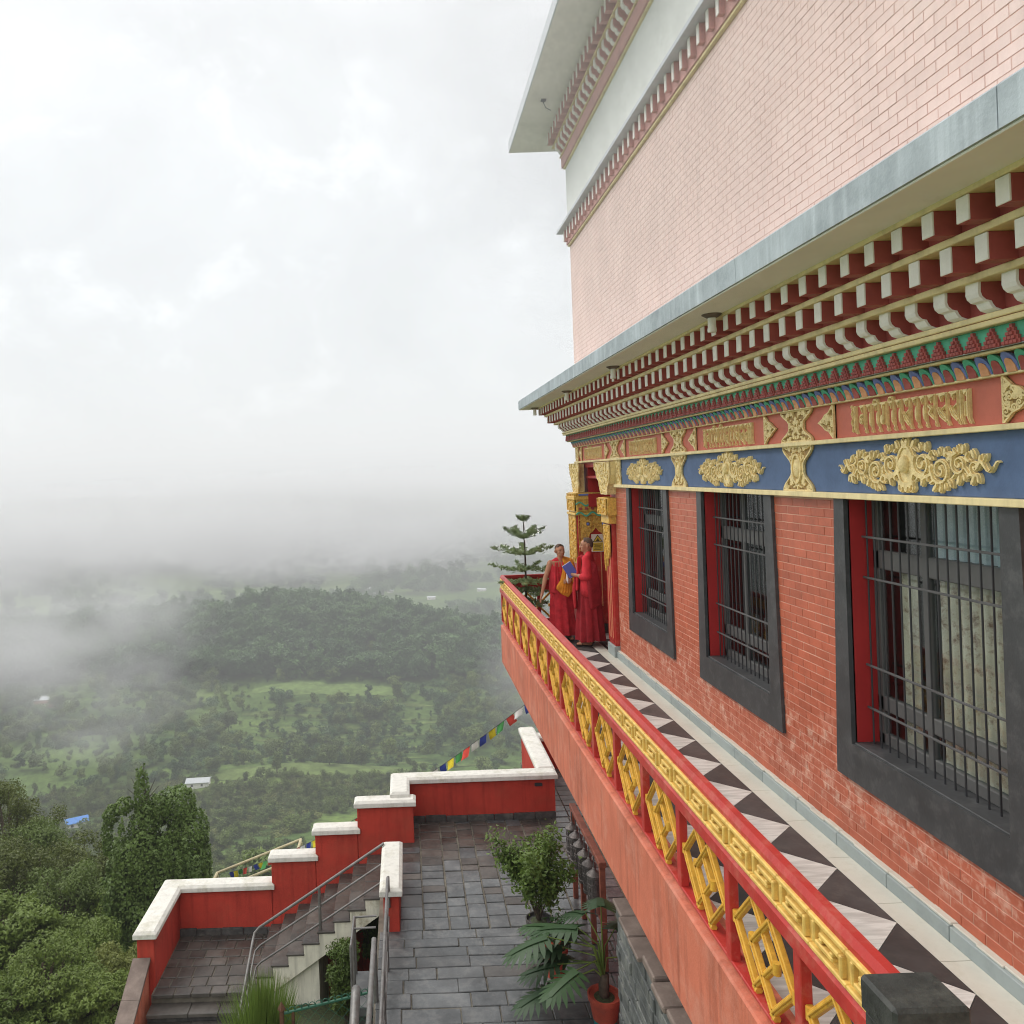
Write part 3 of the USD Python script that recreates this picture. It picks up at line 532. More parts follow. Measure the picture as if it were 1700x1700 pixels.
obj('pillar_bracket', onface(cat(carvd(Polygon([(-.42, .31), (.32, .31), (.36, .2), (.30, .05), (.33, -.05), (.24, -.19), (-.12, -.19), (-.2, -.1), (-.26, .05), (-.36, .12)]), 110, 28), mv(extr(sbox(-.2, -.18, .24, .3), .10), (0, 0, -.098))), 2.94, 13.92, -.19), 'gold_relief', temple)
sg = thing('warning_sign', 'yellow warning notice with a black triangle fixed on the red door pillar', 'sign', (3.205, 13.585, -1.235))
obj('board', cbox(-.105, .105, -.008, .004, -.15, .15, .003), 'sign_white', sg)
ft = lambda g, h, z=0: onfront(extr(g, h), 0, -.008, z)
obj('yellow_panel', ft(sbox(-.088, -.135, .088, .01), .002), 'sign_yellow', sg)
tr_ = Polygon([(-.085, .02), (.085, .02), (0, .14)])
obj('triangle', ft(tr_.difference(tr_.buffer(-.009)), .004), 'sign_black', sg); obj('yellow_panel', ft(tr_.buffer(-.009), .003), 'sign_yellow', sg)
obj('symbol', ft(unary_union([disc(0, .066, .012), LineString([(-.02, .04), (.02, .05)]).buffer(.006), LineString([(-.02, .05), (.02, .04)]).buffer(.006)]), .005), 'sign_black', sg)
obj('lettering', cat(*[ft(sbox(-.07 + .012 * (i % 2), -.022 - .022 * i, .07 - .015 * ((i * 7) % 3), -.014 - .022 * i), .004) for i in range(5)]), 'sign_black', sg)

# ---------------------------------------------------------------- balcony
balc = thing('balcony', 'long red balcony with black and white triangle floor tiles along the temple', 'balcony')
obj('slab', bx(1.70, 3.06, 2.6, 14.25, -2.92, -2.772), 'stone_dark', balc)
pf = Polygon([(1.60, -3.33), (1.60, -2.69), (1.612, -2.678), (1.645, -2.672), (1.645, -2.60), (1.74, -2.60), (1.74, -3.33)])
ya_ = 2.6
for yb_ in (5.3, 8.3, 11.3, 14.25):
    obj('fascia', xz(pf, ya_ + .001, yb_ - ya_ - .002), 'fascia_red', balc, smooth=30); ya_ = yb_
obj('fascia', bx(1.74, 3.06, 14.15, 14.25, -3.33, -2.63), 'fascia_red', balc)
obj('underside', bx(1.74, 3.06, 2.6, 14.15, -3.0, -2.925), 'fascia_red', balc)
D2 = .665 / 2
for k in range(-1, 14):
    y = 6.137 + .665 * (k - 4)
    for i, (cx, cy) in enumerate([(2.835, y + D2), (2.835 - D2, y), (2.835 - 2 * D2, y + D2), (2.835 - 3 * D2, y), (2.835 - 4 * D2, y + D2)]):
        g = Polygon([(cx - D2, cy), (cx, cy - D2), (cx + D2, cy), (cx, cy + D2)]).buffer(-.002).intersection(sbox(1.742, 2.9, 2.833, 14.14))
        if not polys(g): continue
        obj('white_tile' if i % 2 else 'black_tile', mv(extr(g, .014), (0, 0, -2.774)), 'tile_white' if i % 2 else 'tile_black', balc)
for k in range(20): 
    if 3.0 + .6 * k < 14.1: obj('border_tile', cbox(2.836, 3.005, 2.62 + .6 * k, min(3.216 + .6 * k, 14.14), -2.775, -2.7595, .001), 'border_marble', balc)
for k in range(3):
    for j in range(2): obj('black_tile' if (k + j) % 2 else 'white_tile', cbox(3.07 + .54 * j, 3.60 + .54 * j, 12.21 + .47 * k, 12.67 + .47 * k, -2.775, -2.7603, .002), 'tile_black' if (k + j) % 2 else 'tile_white', balc)
railing = thing('balcony_railing', 'red balcony railing with gold lattice panels and a gold key-pattern band', 'railing')
POSTS = [14.2 - .765 * k for k in range(16)]
pr = Polygon([(1.618, -1.856), (1.618, -1.832), (1.634, -1.80), (1.67, -1.797), (1.672, -1.815), (1.672, -1.856)])
for a, b in ((2.75, 6.55), (6.55, 10.4), (10.4, 14.25)): 
    obj('top_rail', xz(pr, a, b - a - .003), 'rail_red', railing); obj('middle_rail', xz(Polygon([(1.602, -2.10), (1.602, -2.035), (1.62, -2.008), (1.66, -2.008), (1.66, -2.10)]), a, b - a - .003), 'rail_red', railing)
    obj('bottom_rail', cbox(1.618, 1.70, a, b - .003, -2.615, -2.595, .004), 'rail_red', railing)
for y in POSTS: obj('post', cbox(1.617, 1.667, y - .034, y + .034, -2.598, -2.098, .004), 'rail_red', railing)
def fret(n_=0):  # a unit of the key pattern in (u, v), u along the rail
    p, t = .2855, .019
    B = lambda u0, u1, v0, v1: cbox(u0, u1, v0, v1, 0, .03, .005)
    t2 = .022
    return cat(B(0, p, -.155, -.155 + t2), B(0, p, -t2, 0), B(.03, .03 + t2, -.112, -t2), B(.03 + t2, .19, -.112, -.112 + t2), B(.19 - t2, .19, -.09, -.075), B(.235, .235 + t2, -.133, -.045), B(.085, .235, -.067, -.045), B(.085, .085 + t2, -.085, -.067), cbox(.001, p - .001, -.154, -.001, .001, .007, .001))
fm = fret()
def ridge(m): return m
for i in range(40): obj('key_pattern', onface((fm[0] * [1, 1, 1] - [.14, 0, 0], fm[1]), 1.632, 2.78 + .1428 + .2855 * i, -1.854), 'gold_fret', railing)
def lattice():
    hw, hh, w, d = .215, .215, .034, .03; bars, kn = [], [] 
    for k, cu in enumerate((-.105, .105)):
        z = .004 if k else -.004
        P = [(cu, hh), (cu + hw, 0), (cu, -hh), (cu - hw, 0)]
        for q in range(4):
            a, b = np.array(P[q]), np.array(P[(q + 1) % 4]); t = (b - a) / np.linalg.norm(b - a)
            m = cat(bar((*(a - t * .015), z), (*(b + t * .015), z), w, d, .004, up=(0, 0, 1)), bar((*a, z + .008), (*b, z + .008), .012, d, .003, up=(0, 0, 1)))
            bars.append(m)
        for sg_ in (1, -1):
            kn.append(tube([(cu, sg_ * hh, z), (cu, sg_ * .254, z)], [.018, .018], 8)); kn.append(tube([(cu - .022, sg_ * .235, z), (cu + .022, sg_ * .235, z)], .018, 8))
        for sg_ in (1, -1): kn.append(tube([(cu + sg_ * (hw + .012), -.028, z), (cu + sg_ * (hw + .012), .028, z)], .020, 9))
    return bars, cat(kn)
lbars, lknobs = lattice()
for a, b in zip(POSTS[:-1], POSTS[1:]):
    yc = (a + b) / 2; p = obj('lattice_panel', onface(lknobs, 1.642, yc, -2.348), 'gold_paint', railing, smooth=50)
    for m in lbars: obj('lattice_bar', onface(m, 1.642, yc, -2.348), 'gold_paint', p)
# return of the railing across the far end
for z0, z1 in ((-1.852, -1.80), (-2.10, -2.008), (-2.63, -2.58)): obj('end_rail', cbox(1.66, 2.90, 14.17, 14.23, z0, z1), 'reveal_red', railing)
for x in (2.28, 2.87): obj('post', cbox(x - .03, x + .03, 14.17, 14.23, -2.6, -1.85), 'rail_red', railing)
for i in range(4): obj('key_pattern', onfront(fm, 1.70 + .2855 * i, 14.215, -1.852), 'reveal_red', railing)
for xc in (1.97, 2.58):
    p = obj('lattice_panel', onfront(lknobs, xc, 14.2, -2.348), 'gold_paint', railing)
    for m in lbars: obj('lattice_bar', onfront(m, xc, 14.2, -2.348), 'gold_paint', p)
post = thing('stone_post', 'dark slate post at the near end of the balcony railing', 'post', (1.615, 2.665, -2.772))
obj('shaft', cbox(-.115, .115, -.09, .085, 0, .90, .006), 'post_stone', post); obj('cap', cbox(-.125, .125, -.105, .095, .90, 1.022, .012), 'post_stone', post)
# slate-clad wall that carries the balcony
sw = thing('slate_wall', 'grey slate-clad wall with a rough stone cap under the near balcony', 'wall', (1.70, 0, 0))
obj('core', bx(.03, .9, 1.5, 7.08, -6.4, -3.80), 'joint_sand', sw)
R = random.Random(8); z = -6.3; n_s = 0
while z < -3.84:
    h = R.uniform(.05, .14); y = 1.5; h = min(h, -3.80 - z)
    while y < 7.1:
        l = R.uniform(.12, .5); yb = min(y + l, 7.1)
        if yb - y > .03 and yb > 3.6: obj('slate', cbox(R.uniform(.0, .022), .06, y + .003, yb - .003, z + .003, z + h - .003, .006), 'slate_wall', sw)
        y = yb
    z += h
obj('end_face', cat(*[cbox(.03, .9, 7.08, 7.08 + R.uniform(.015, .03), -6.3 + .1 * i, -6.205 + .1 * i, .008) for i in range(25)]), 'slate_wall', sw)
for i in range(18): obj('cap_stone', cbox(-.03 + R.uniform(-.02, .02), .5, 1.7 + .3 * i, 1.99 + .3 * i, -3.80, -3.745 + R.uniform(-.02, .02), .012), 'stone_cap', sw)
# ---------------------------------------------------------------- courtyard
T = -6.3
terr = data(UsdGeom.Xform.Define(stage, '/World/courtyard').GetPrim(), 'wet grey stone courtyard below the balcony', None, None, 'structure')
obj('bed', cat(bx(-.60, 5, 3.0, 14.9, -9.5, T - .018), bx(2.3, 6, 14.9, 17.6, -9.5, T - .018)), 'joint_sand', terr)
R = random.Random(11)
stones = []
cols = [-.58, -.30, .04, .40, .68, .96, 1.25, 1.59, 1.86, 2.19, 2.44, 2.75, 3.02]
for a, b in zip(cols[:-1], cols[1:]):
    y = 11.2 if a > -.4 else 12.62
    while y < 14.66:
        l = R.uniform(.18, .40); e = min(y + l, 14.7)
        if e - y > .06: stones.append((a + .011, b - .011, y + .009, e - .009, 0))
        y = e
y = 11.2
while y > 4:
    h = R.uniform(.20, .30); x = -.58 - R.uniform(0, .3)
    while x < 3.05:
        l = R.uniform(.32, .75); e = min(x + l, 3.05)
        if e - max(x, -.58) > .06: stones.append((max(x, -.58) + .006, e - .006, y - h + .006, y - .006, 0))
        x = e
    y -= h
for i in range(12):
    for j in range(4): stones.append((2.46 + .31 * j, 2.755 + .31 * j, 14.72 + .24 * i, 14.945 + .24 * i, 0))
stones.sort(key=lambda s_: -(s_[1] - s_[0]) * (s_[3] - s_[2]) / s_[2] ** 2 if s_[2] > 8.8 else 0)
def stone(s_):
    v, f = cbox(s_[0], s_[1], s_[2], s_[3], T - .05, T + R.uniform(-.004, .004), .007); v = v.copy()
    v[:, 2] += (v[:, 0] - s_[0]) * R.uniform(-.012, .012) + (v[:, 1] - s_[2]) * R.uniform(-.012, .012)
    v[:, :2] += np.array([[R.uniform(-.005, .005), R.uniform(-.005, .005)]]); return v, f
for i, s_ in enumerate(stones[:300]): obj('paving_stone', stone(s_), 'paving_brown' if R.random() < (.75 if s_[2] > 12.9 else .45 if s_[2] > 12.2 else .07) else 'paving', terr)
obj('paving_stones', cat([stone(s_) for s_ in stones[300:]]), 'paving', terr, kind='stuff')
def coping(x0, x1, y0, y1, z, ov=.05, h=.075, top=.035, ch=.05):
    a, b, c_, d = x0 - ov, x1 + ov, y0 - ov, y1 + ov
    m1 = cbox(a, b, c_, d, z, z + h, .008)
    v = [(a + .004, c_ + .004, z + h), (b - .004, c_ + .004, z + h), (b - .004, d - .004, z + h), (a + .004, d - .004, z + h)]
    cx = min(ch, (b - a) * .4, (d - c_) * .4)
    v += [(a + cx, c_ + cx, z + h + top), (b - cx, c_ + cx, z + h + top), (b - cx, d - cx, z + h + top), (a + cx, d - cx, z + h + top)]
    f = [[4, 5, 6], [4, 6, 7]] + [q for i in range(4) for q in ([i, (i + 1) % 4, 4 + (i + 1) % 4], [i, 4 + (i + 1) % 4, 4 + i])]
    return cat(m1, (np.array(v), np.array(f)))
def parapet(name, label, segs, catg='wall'):
    t = thing(name, label, catg)
    for x0, x1, y0, y1, zb, zt, plinth in segs:
        obj('wall', cbox(x0, x1, y0, y1, zb, zt + .01, .01), 'wall_red', t)
        obj('coping', coping(x0, x1, y0, y1, zt), 'coping_white', t)
        if plinth:
            k, x = 0, x0
            while x < x1 - .05:
                e = min(x + R.uniform(.25, .5), x1); obj('plinth_stone', cbox(x + .003, e - .003, y0 - .03 - R.uniform(0, .015), y0 + .02, plinth - .02, plinth + R.uniform(.10, .125), .008), 'stone_dark', t); x = e
    return t
up = parapet('parapet_wall', 'long red parapet with white coping across the back of the grey courtyard', [(-.16, 2.53, 14.7, 14.94, -9, -5.59, T), (-.41, -.165, 14.05, 14.94, -9, -5.59, 0)])
obj('wall_plate', cbox(2.16, 2.30, 14.685, 14.70, -5.72, -5.66, .004), 'iron_dark', up)
parapet('parapet_wall', 'red parapet with white coping running away beside the far end of the balcony', [(2.29, 2.53, 14.95, 17.3, -9, -5.57, 0), (2.54, 6, 17.1, 17.3, -9, -5.70, 0)])
parapet('stepped_wall', 'red stair wall stepping down to the left in white-capped stages', [(-1.03, -.06, 13.90, 14.12, -9.5, -5.67, 0), (-1.77, -1.035, 13.905, 14.12, -9.5, -6.11, 0), (-2.54, -1.775, 13.91, 14.12, -9.5, -6.55, 0)])
lp = parapet('parapet_wall', 'red parapet with white coping round the lower brown stair landing', [(-4.15, -2.545, 13.915, 14.14, -10, -7.02, -7.77), (-4.42, -4.15, 12.53, 14.14, -10, -7.02, 0)])
parapet('low_wall', 'short red wall with thick white coping at the head of the stair', [(-.51, -.29, 11.19, 12.60, -6.5, -5.80, 0)])
# stair
stair = thing('stone_stair', 'stone stair with a stained white side descending left from the courtyard', 'stairs')
RISE, RUN, XT = .1633, .243, -.60
for k in range(1, 9):
    x1, x0, zt = XT - RUN * (k - 1), XT - RUN * k, T - RISE * k
    st_ = obj('step', bx(x0 - .012, x1, 12.45, 13.90, zt - RISE, zt - .03), 'stone_dark', stair)
    yy = 12.405
    while yy < 13.88:
        e = min(yy + R.uniform(.3, .6), 13.895)
        if e - yy > .08: obj('tread_stone', cbox(x0 - .03, x1 + .005, yy + .004, e - .004, zt - .035, zt + R.uniform(-.004, .004), .007), 'paving_brown', st_)
        yy = e
saw = [(XT, T - .04)]
for k in range(1, 9):
    saw += [(XT - RUN * (k - 1) - .0, T - RISE * k - .035), (XT - RUN * k, T - RISE * k - .035)]
    if k < 8: saw += []
saw += [(XT - RUN * 8, T - RISE * 9 - .05), (XT - RUN * 8, -8.05), (XT - RUN * 7.6, -7.95), (XT, T - .42)]
v, f = extr(Polygon(saw).buffer(0), .16); obj('stair_side', (np.stack([v[:, 0], 12.58 - v[:, 2], v[:, 1]], 1), f), 'stair_white', stair)
v, f = extr(Polygon([(XT, T - .25), (XT, T - .42), (XT - RUN * 8, -8.05), (XT - RUN * 8, -7.75)]), 1.2); obj('soffit', (np.stack([v[:, 0], 13.85 - v[:, 2], v[:, 1]], 1), f), 'stair_white', stair)
v, f = extr(Polygon([(-2.54, -10), (-2.54, -7.9), (-1.60, -7.27), (-1.60, -10)]), 1.2); obj('support_wall', (np.stack([v[:, 0], 13.68 - v[:, 2], v[:, 1]], 1), f), 'stair_white', stair)
# landing and the lower flight
land = data(UsdGeom.Xform.Define(stage, '/World/landing').GetPrim(), 'dark brown stone landing at the foot of the stair', None, None, 'structure')
obj('bed', bx(-4.16, -2.5, 12.34, 13.92, -10, -7.79), 'joint_sand', land)
y = 12.30; row = 0
while y < 13.86:
    h = (.20 if row == 0 else R.uniform(.22, .30)); x = -4.14 - (.1 if row % 2 else 0)
    while x < -2.52:
        e = x + R.uniform(.24, .33)
        if min(e, -2.51) - max(x, -4.14) > .05: obj('paving_stone', cbox(max(x, -4.14) + .009, min(e, -2.51) - .009, y + .009, min(y + h, 13.9) - .009, -7.83, -7.77 + R.uniform(-.004, .004), .008), 'paving_brown', land)
        x = e
    y += h; row += 1
lf = thing('stone_stair', 'dark stone steps descending towards the viewer from the brown landing', 'stairs')
for k in range(1, 7):
    s1 = obj('step', bx(-4.16, -2.5, 12.34 - .22 * k, 12.34 - .22 * (k - 1), -10, -7.79 - .14 * k), 'stone_dark', lf)
    x = -4.16
    while x < -2.52:
        e = min(x + R.uniform(.4, .75), -2.5); obj('tread_stone', cbox(x + .003, e - .003, 12.28 - .22 * k, 12.335 - .22 * (k - 1), -7.83 - .14 * k, -7.77 - .14 * k + R.uniform(-.004, .004), .008), 'paving_brown', s1); x = e
rw = thing('ramped_wall', 'sloping red wall with grey stone caps along the lowest steps at the left', 'wall')
v, f = extr(Polygon([(12.5, -7.36), (12.5, -10.5), (9.5, -10.5), (9.5, -8.95)]), .2); obj('wall', (np.stack([-4.24 - v[:, 2], v[:, 0], v[:, 1]], 1)[:, [0, 1, 2]], f[:, ::-1]), 'fascia_red', rw)
for i in range(5):
    ya, yb = 12.52 - .58 * i, 12.52 - .58 * (i + 1) + .01; za, zb = -7.35 - .3074 * i, -7.35 - .3074 * (i + 1)
    if i == 0: ya, za = 12.5, -7.36
    v, f = extr(Polygon([(ya, za), (yb, zb), (yb, zb + .055), (ya, za + .055)]), .27); obj('cap_stone', (np.stack([-4.205 - v[:, 2], v[:, 0], v[:, 1]], 1), f[:, ::-1]), 'stone_cap', rw)
garden = obj('garden_bed', bx(-2.5, -.6, 3, 12.5, -10, -8.1), 'soil', kind='structure', label='planted bed between the two stairs')
# handrails
hr = thing('handrail', 'three-bar grey pipe handrail down the white-sided stair', 'handrail')
YR = 12.50
for dz, r in ((0, .022), (.30, .016), (.58, .016)):
    obj('rail', tube([(-.53, YR, -5.67 - dz * .97), (-1.55, YR, -6.31 - dz * .95), (-2.50, YR, -6.90 - dz * .93), (-2.57, YR - .03, -6.965 - dz * .92), (-2.585, YR - .12, -7.03 - dz * .92), (-2.62, 11.3, -7.60 - dz * .92), (-2.64, 10.2, -8.2 - dz * .92)], r, 10), 'pipe', hr, smooth=True)
obj('post', tube([(-1.555, YR - .012, -6.30), (-1.555, YR - .012, -7.02)], .024, 10), 'pipe', hr, smooth=60)
obj('post', tube([(-2.60, 12.05, -7.2), (-2.60, 12.05, -8.3)], .022, 10), 'pipe', hr, smooth=60)
cr = thing('handrail', 'weathered grey pipe railing along the left edge of the courtyard', 'handrail')
obj('rail', tube([(-.43, 11.17, -5.95), (-.43, 11.15, -5.52), (-.435, 11.08, -5.50), (-.45, 5, -5.5)], .020, 10), 'pipe', cr, smooth=True)
obj('rail', tube([(-.57, 9.72, -6.4), (-.57, 9.70, -5.54), (-.565, 9.62, -5.50), (-.56, 5, -5.5)], .030, 12), 'pipe', cr, smooth=True)
for z in (-5.80, -6.05): obj('rail', tube([(-.44, 11.1, z), (-.45, 5, z)], .016, 8), 'pipe', cr, smooth=True)
for y in (10.3, 9.0, 7.8, 6.6): obj('post', tube([(-.44, y, -6.32), (-.44, y, -5.5)], .02, 8), 'pipe', cr, smooth=60)
obj('post', tube([(-.80, 9.62, -6.12), (-.80, 9.60, -6.08), (-.80, 9.5, -6.085), (-.79, 8.3, -6.42)], [.04, .054, .056, .056], 12), 'pipe', cr, smooth=50)
pl = thing('platform', 'small grey slab with a low pipe rail beside the courtyard edge', 'platform')
obj('slab', cbox(-.94, -.61, 10.28, 11.05, -6.86, -6.74, .01), 'paving', pl)
for y in (11.0, 10.72, 10.3): obj('post', tube([(-.905, y, -6.74), (-.905, y, -5.97)], .018, 8), 'pipe', pl, smooth=60)
for y in (11.0, 10.72): obj('rail', tube([(-.905, y, -5.98), (-.60, y, -5.97)], .014, 8), 'pipe', pl, smooth=60)
obj('rail', tube([(-.905, 11.0, -5.97), (-.905, 10.3, -5.97)], .016, 8), 'pipe', pl, smooth=60)
obj('support', bx(-.92, -.65, 10.32, 11.0, -9, -6.86), 'stone_dark', pl)
# green fence
P0, P1 = np.array([-1.68, 9.5, -6.27]), np.array([-.60, 9.86, -6.27])
fe = thing('garden_fence', 'low green wire fence with a row of arches on its top rail', 'fence')
obj('top_rail', bar(P0, P1, .03, .022), 'fence_green', fe)
obj('post', cat(cbox(-1.70, -1.65, 9.48, 9.52, -8.1, -6.22), (lambda v_, f_: (v_ + [-1.675, 9.5, -6.22], f_))(*lathe([(.0, 0), (.05, 0), (.045, .02), (0, .10)], 4))), 'rust', fe)
obj('post', tube([P0 + [.13, .043, -1.8], P0 + [.13, .043, 0]], .02, 8), 'rust', fe)
for i in range(14):
    c0 = P0 + (P1 - P0) * ((i + .5) / 14); u = (P1 - P0) / np.linalg.norm(P1 - P0)
    obj('arch', tube([c0 + u * .037 * math.cos(t) + np.array([0, 0, .045 * math.sin(t) + .01]) for t in np.linspace(0, math.pi, 9)], .005, 5), 'fence_green', fe)
    obj('spike', tube([c0 + u * .038, c0 + u * .038 + np.array([0, 0, .075])], [.005, .002], 5), 'fence_green', fe)
wm = []
for i in range(-16, 15, 2):
    for sg_ in (1, -1):
        a = P0 + (P1 - P0) * (i / 14.); b = a + (P1 - P0) * (16 / 14.) * 1 + np.array([0, 0, -1.2])
        lo, hi = 0., 1.
        ta = lambda t: (i / 14. + t * 16 / 14.)
        t0 = max(0, -i / 16.); t1 = min(1, (14 - i) / 16.)
        if t1 <= t0: continue
        A_, B_ = a + (b - a) * t0, a + (b - a) * t1
        if sg_ < 0: A_[2], B_[2] = P0[2] - 1.2 - (A_[2] - P0[2]), P0[2] - 1.2 - (B_[2] - P0[2])
        wm.append(tube([A_, B_], .0022, 4, caps=False))
obj('wire_mesh', cat(wm), 'fence_green', fe, kind='stuff')
# prayer wheels
rk = thing('prayer_wheel_rack', 'rusty red rack of six dark prayer wheels standing beneath the balcony', 'prayer wheels', (2.30, 0, 0))
obj('top_beam', cbox(-.045, .045, 10.1, 11.95, -4.99, -4.92, .006), 'wood_red', rk)
obj('lower_beam', cbox(-.03, .03, 10.1, 11.95, -5.72, -5.67, .005), 'wood_red', rk)
for y in (10.15, 10.75, 11.35, 11.9): obj('leg', cbox(-.035, .035, y - .03, y + .03, T, -4.99 if y in (10.15, 11.9) else -5.72, .005), 'wood_red', rk)
for i in range(6):
    y = 10.34 + .275 * i
    pw = obj('prayer_wheel', mv(lathe([(0, -.19), (.085, -.19), (.09, -.17), (.09, -.15), (.083, -.145), (.083, -.06), (.087, -.055), (.087, -.04), (.083, -.035), (.083, .05), (.088, .055), (.088, .07), (.083, .075), (.083, .14), (.092, .15), (.092, .17), (.08, .185)], 20), (-.06, y, -5.36)), 'wheel_metal', rk, smooth=40)
    obj('wheel_cap', mv(lathe([(.097, .17), (.097, .18), (.06, .215), (.03, .235), (.022, .26), (0, .27)], 20), (-.06, y, -5.36)), 'wheel_metal', pw, smooth=40)
    obj('axle', tube([(-.06, y, -5.7), (-.06, y, -4.95)], .008, 6), 'iron_grey', pw)
    obj('raised_letters', cat(*[mv(rot(cbox(.08, .088, -.016, .016, -.028, .028, .004), a_, 'z'), (-.06, y, -5.36 + zz)) for zz in (-.10, .008, .107) for a_ in np.arange(0, 6.28, .52)]), 'wheel_metal', pw)

# ---------------------------------------------------------------- plants in pots
def leaves(P, N, size, rng, asp=.45, jitter=.5, fold=.15):
    """Leaf-shaped quads (two triangles, folded along the midrib) at P, roughly facing N, lying any way round."""
    n = len(P); N = N + rng.normal(0, jitter, (n, 3)); N /= np.linalg.norm(N, axis=1, keepdims=True)
    t = rng.normal(0, 1, (n, 3)); t -= (t * N).sum(1, keepdims=True) * N; t /= np.linalg.norm(t, axis=1, keepdims=True)
    b = np.cross(N, t); sz = (np.broadcast_to(size, (n,)) * rng.uniform(.5, 1.5, n))[:, None]
    a = P - t * sz * .5; c_ = P + t * sz * .5 - N * sz * .1; l = P + b * sz * asp * .5 - N * sz * fold - t * sz * .08; r = P - b * sz * asp * .5 - N * sz * fold - t * sz * .08
    v = np.stack([a, l, c_, r], 1).reshape(-1, 3); i = np.arange(n)[:, None] * 4
    return v, np.vstack([i + [0, 2, 1], i + [0, 3, 2]])
def pot(t, r, h, m='pot_red', rim=None, foot=None):
    obj('pot', lathe([(0, .0), (r * .68, 0), (r * .93, h * .82), (r, h * .83), (r * 1.03, h), (r * .93, h), (r * .9, h * .9), (0, h * .9)], 28), m, t, smooth=35)
    if foot: obj('painted_foot', lathe([(r * .685, .0), (r * .745, h * .20), (r * .735, h * .2)], 28), foot, t, smooth=35)
    if rim: obj('rim', lathe([(r * 1.02, h * .80), (r * 1.06, h * .82), (r * 1.06, h * 1.0), (r * .9, h * 1.01)], 28), rim, t, smooth=35)
    obj('soil', lathe([(r * .9, h * .86), (r * .5, h * .92), (0, h * .93)], 20), 'soil', t)
def split_leaf(L, wd, n=8, droop=.25, rng=None):
    """A leaf cut into finger lobes along its midrib, base at the origin, pointing +x, face up."""
    V, Fc = [], []
    def strip(pts, ws):
        b = len(V)
        for (p, q), w in zip(pts, ws): V.append((p[0] - q[1] * w, p[1] + q[0] * w, p[2])); V.append((p[0] + q[1] * w, p[1] - q[0] * w, p[2]))
        for i in range(len(pts) - 1): Fc.extend([[b + 2 * i, b + 2 * i + 1, b + 2 * i + 3], [b + 2 * i, b + 2 * i + 3, b + 2 * i + 2]])
    z = lambda x, y: -droop * (x / L) ** 2 * L * .6 - .35 * abs(y) ** 1.4 / max(wd, .01) ** .4 * 1.0
    xs = np.linspace(0, L, 8); strip([((x, 0, z(x, 0) + .004), (1, 0)) for x in xs], [.028 * L / .4 + .02 * (1 - x / L) for x in xs])
    for k in range(n):
        x0 = L * (.05 + .88 * k / (n - 1)); ln = wd * (.55 + .6 * math.sin(math.pi * (.18 + .75 * k / (n - 1)))); ang = math.radians(105 - 80 * k / (n - 1))
        for sd in (1, -1):
            d = (math.cos(ang), math.sin(ang) * sd); w0 = .030 * L / .4
            pts = [((x0 + d[0] * s_ * ln + .06 * s_ * s_ * ln, d[1] * s_ * ln, z(x0 + d[0] * s_ * ln, d[1] * s_ * ln)), d) for s_ in (0, .35, .7, 1)]
            strip(pts, [w0 * .8, w0, w0 * .8, .003])
    return np.array(V), np.array(Fc)
def place_leaf(m, base, direction, up=(0, 0, 1)):
    t = np.array(direction, float); t /= np.linalg.norm(t); b = np.cross(up, t); b /= np.linalg.norm(b); n = np.cross(t, b)
    v, f = m; return np.asarray(base) + v[:, :1] * t + v[:, 1:2] * b + v[:, 2:] * n, f
rg = np.random.default_rng(3)
ph = thing('potted_plant', 'split-leaf plant with big glossy leaves in a red pot with a teal foot', 'potted plant', (2.055, 9.18, T))
pot(ph, .185, .34, foot='pot_teal')
obj('trunk', tube([(0, 0, .28), (.0, .01, .42), (.015, 0, .56)], [.055, .06, .045], 10), 'bark', ph, smooth=True)
LV = [(-.42, .25, .74, .42), (-.50, .12, .62, .40), (-.34, .30, .56, .36), (-.2, .4, .8, .4), (-.62, .05, .98, .46), (-.25, .15, 1.02, .48), (.02, .10, 1.28, .44), (-.62, -.1, .50, .40), (.20, .22, .95, .40), (-.12, .30, 1.10, .42), (-.35, -.22, .75, .42), (-.45, .35, .92, .42), (.26, .05, .72, .34)]
for i, (lx, ly, lz, L) in enumerate(LV):
    b = np.array([lx, ly, lz]); dr = np.array([lx * 1.0, ly * 1.0, .02 if lz > .9 else -.25]); dr = dr / np.linalg.norm(dr[:2]); dr[2] = -.15 + rg.uniform(-.2, .25)
    obj('stem', tube([(0, 0, .52), tuple(b * [.35, .35, 1] * .5 + [0, 0, .38]), tuple(b)], [.013, .009, .006], 6), 'leaf_bright', ph, smooth=True)
    obj('leaf', place_leaf(split_leaf(L, L * .52, 8), b, dr), 'leaf_gloss', ph)
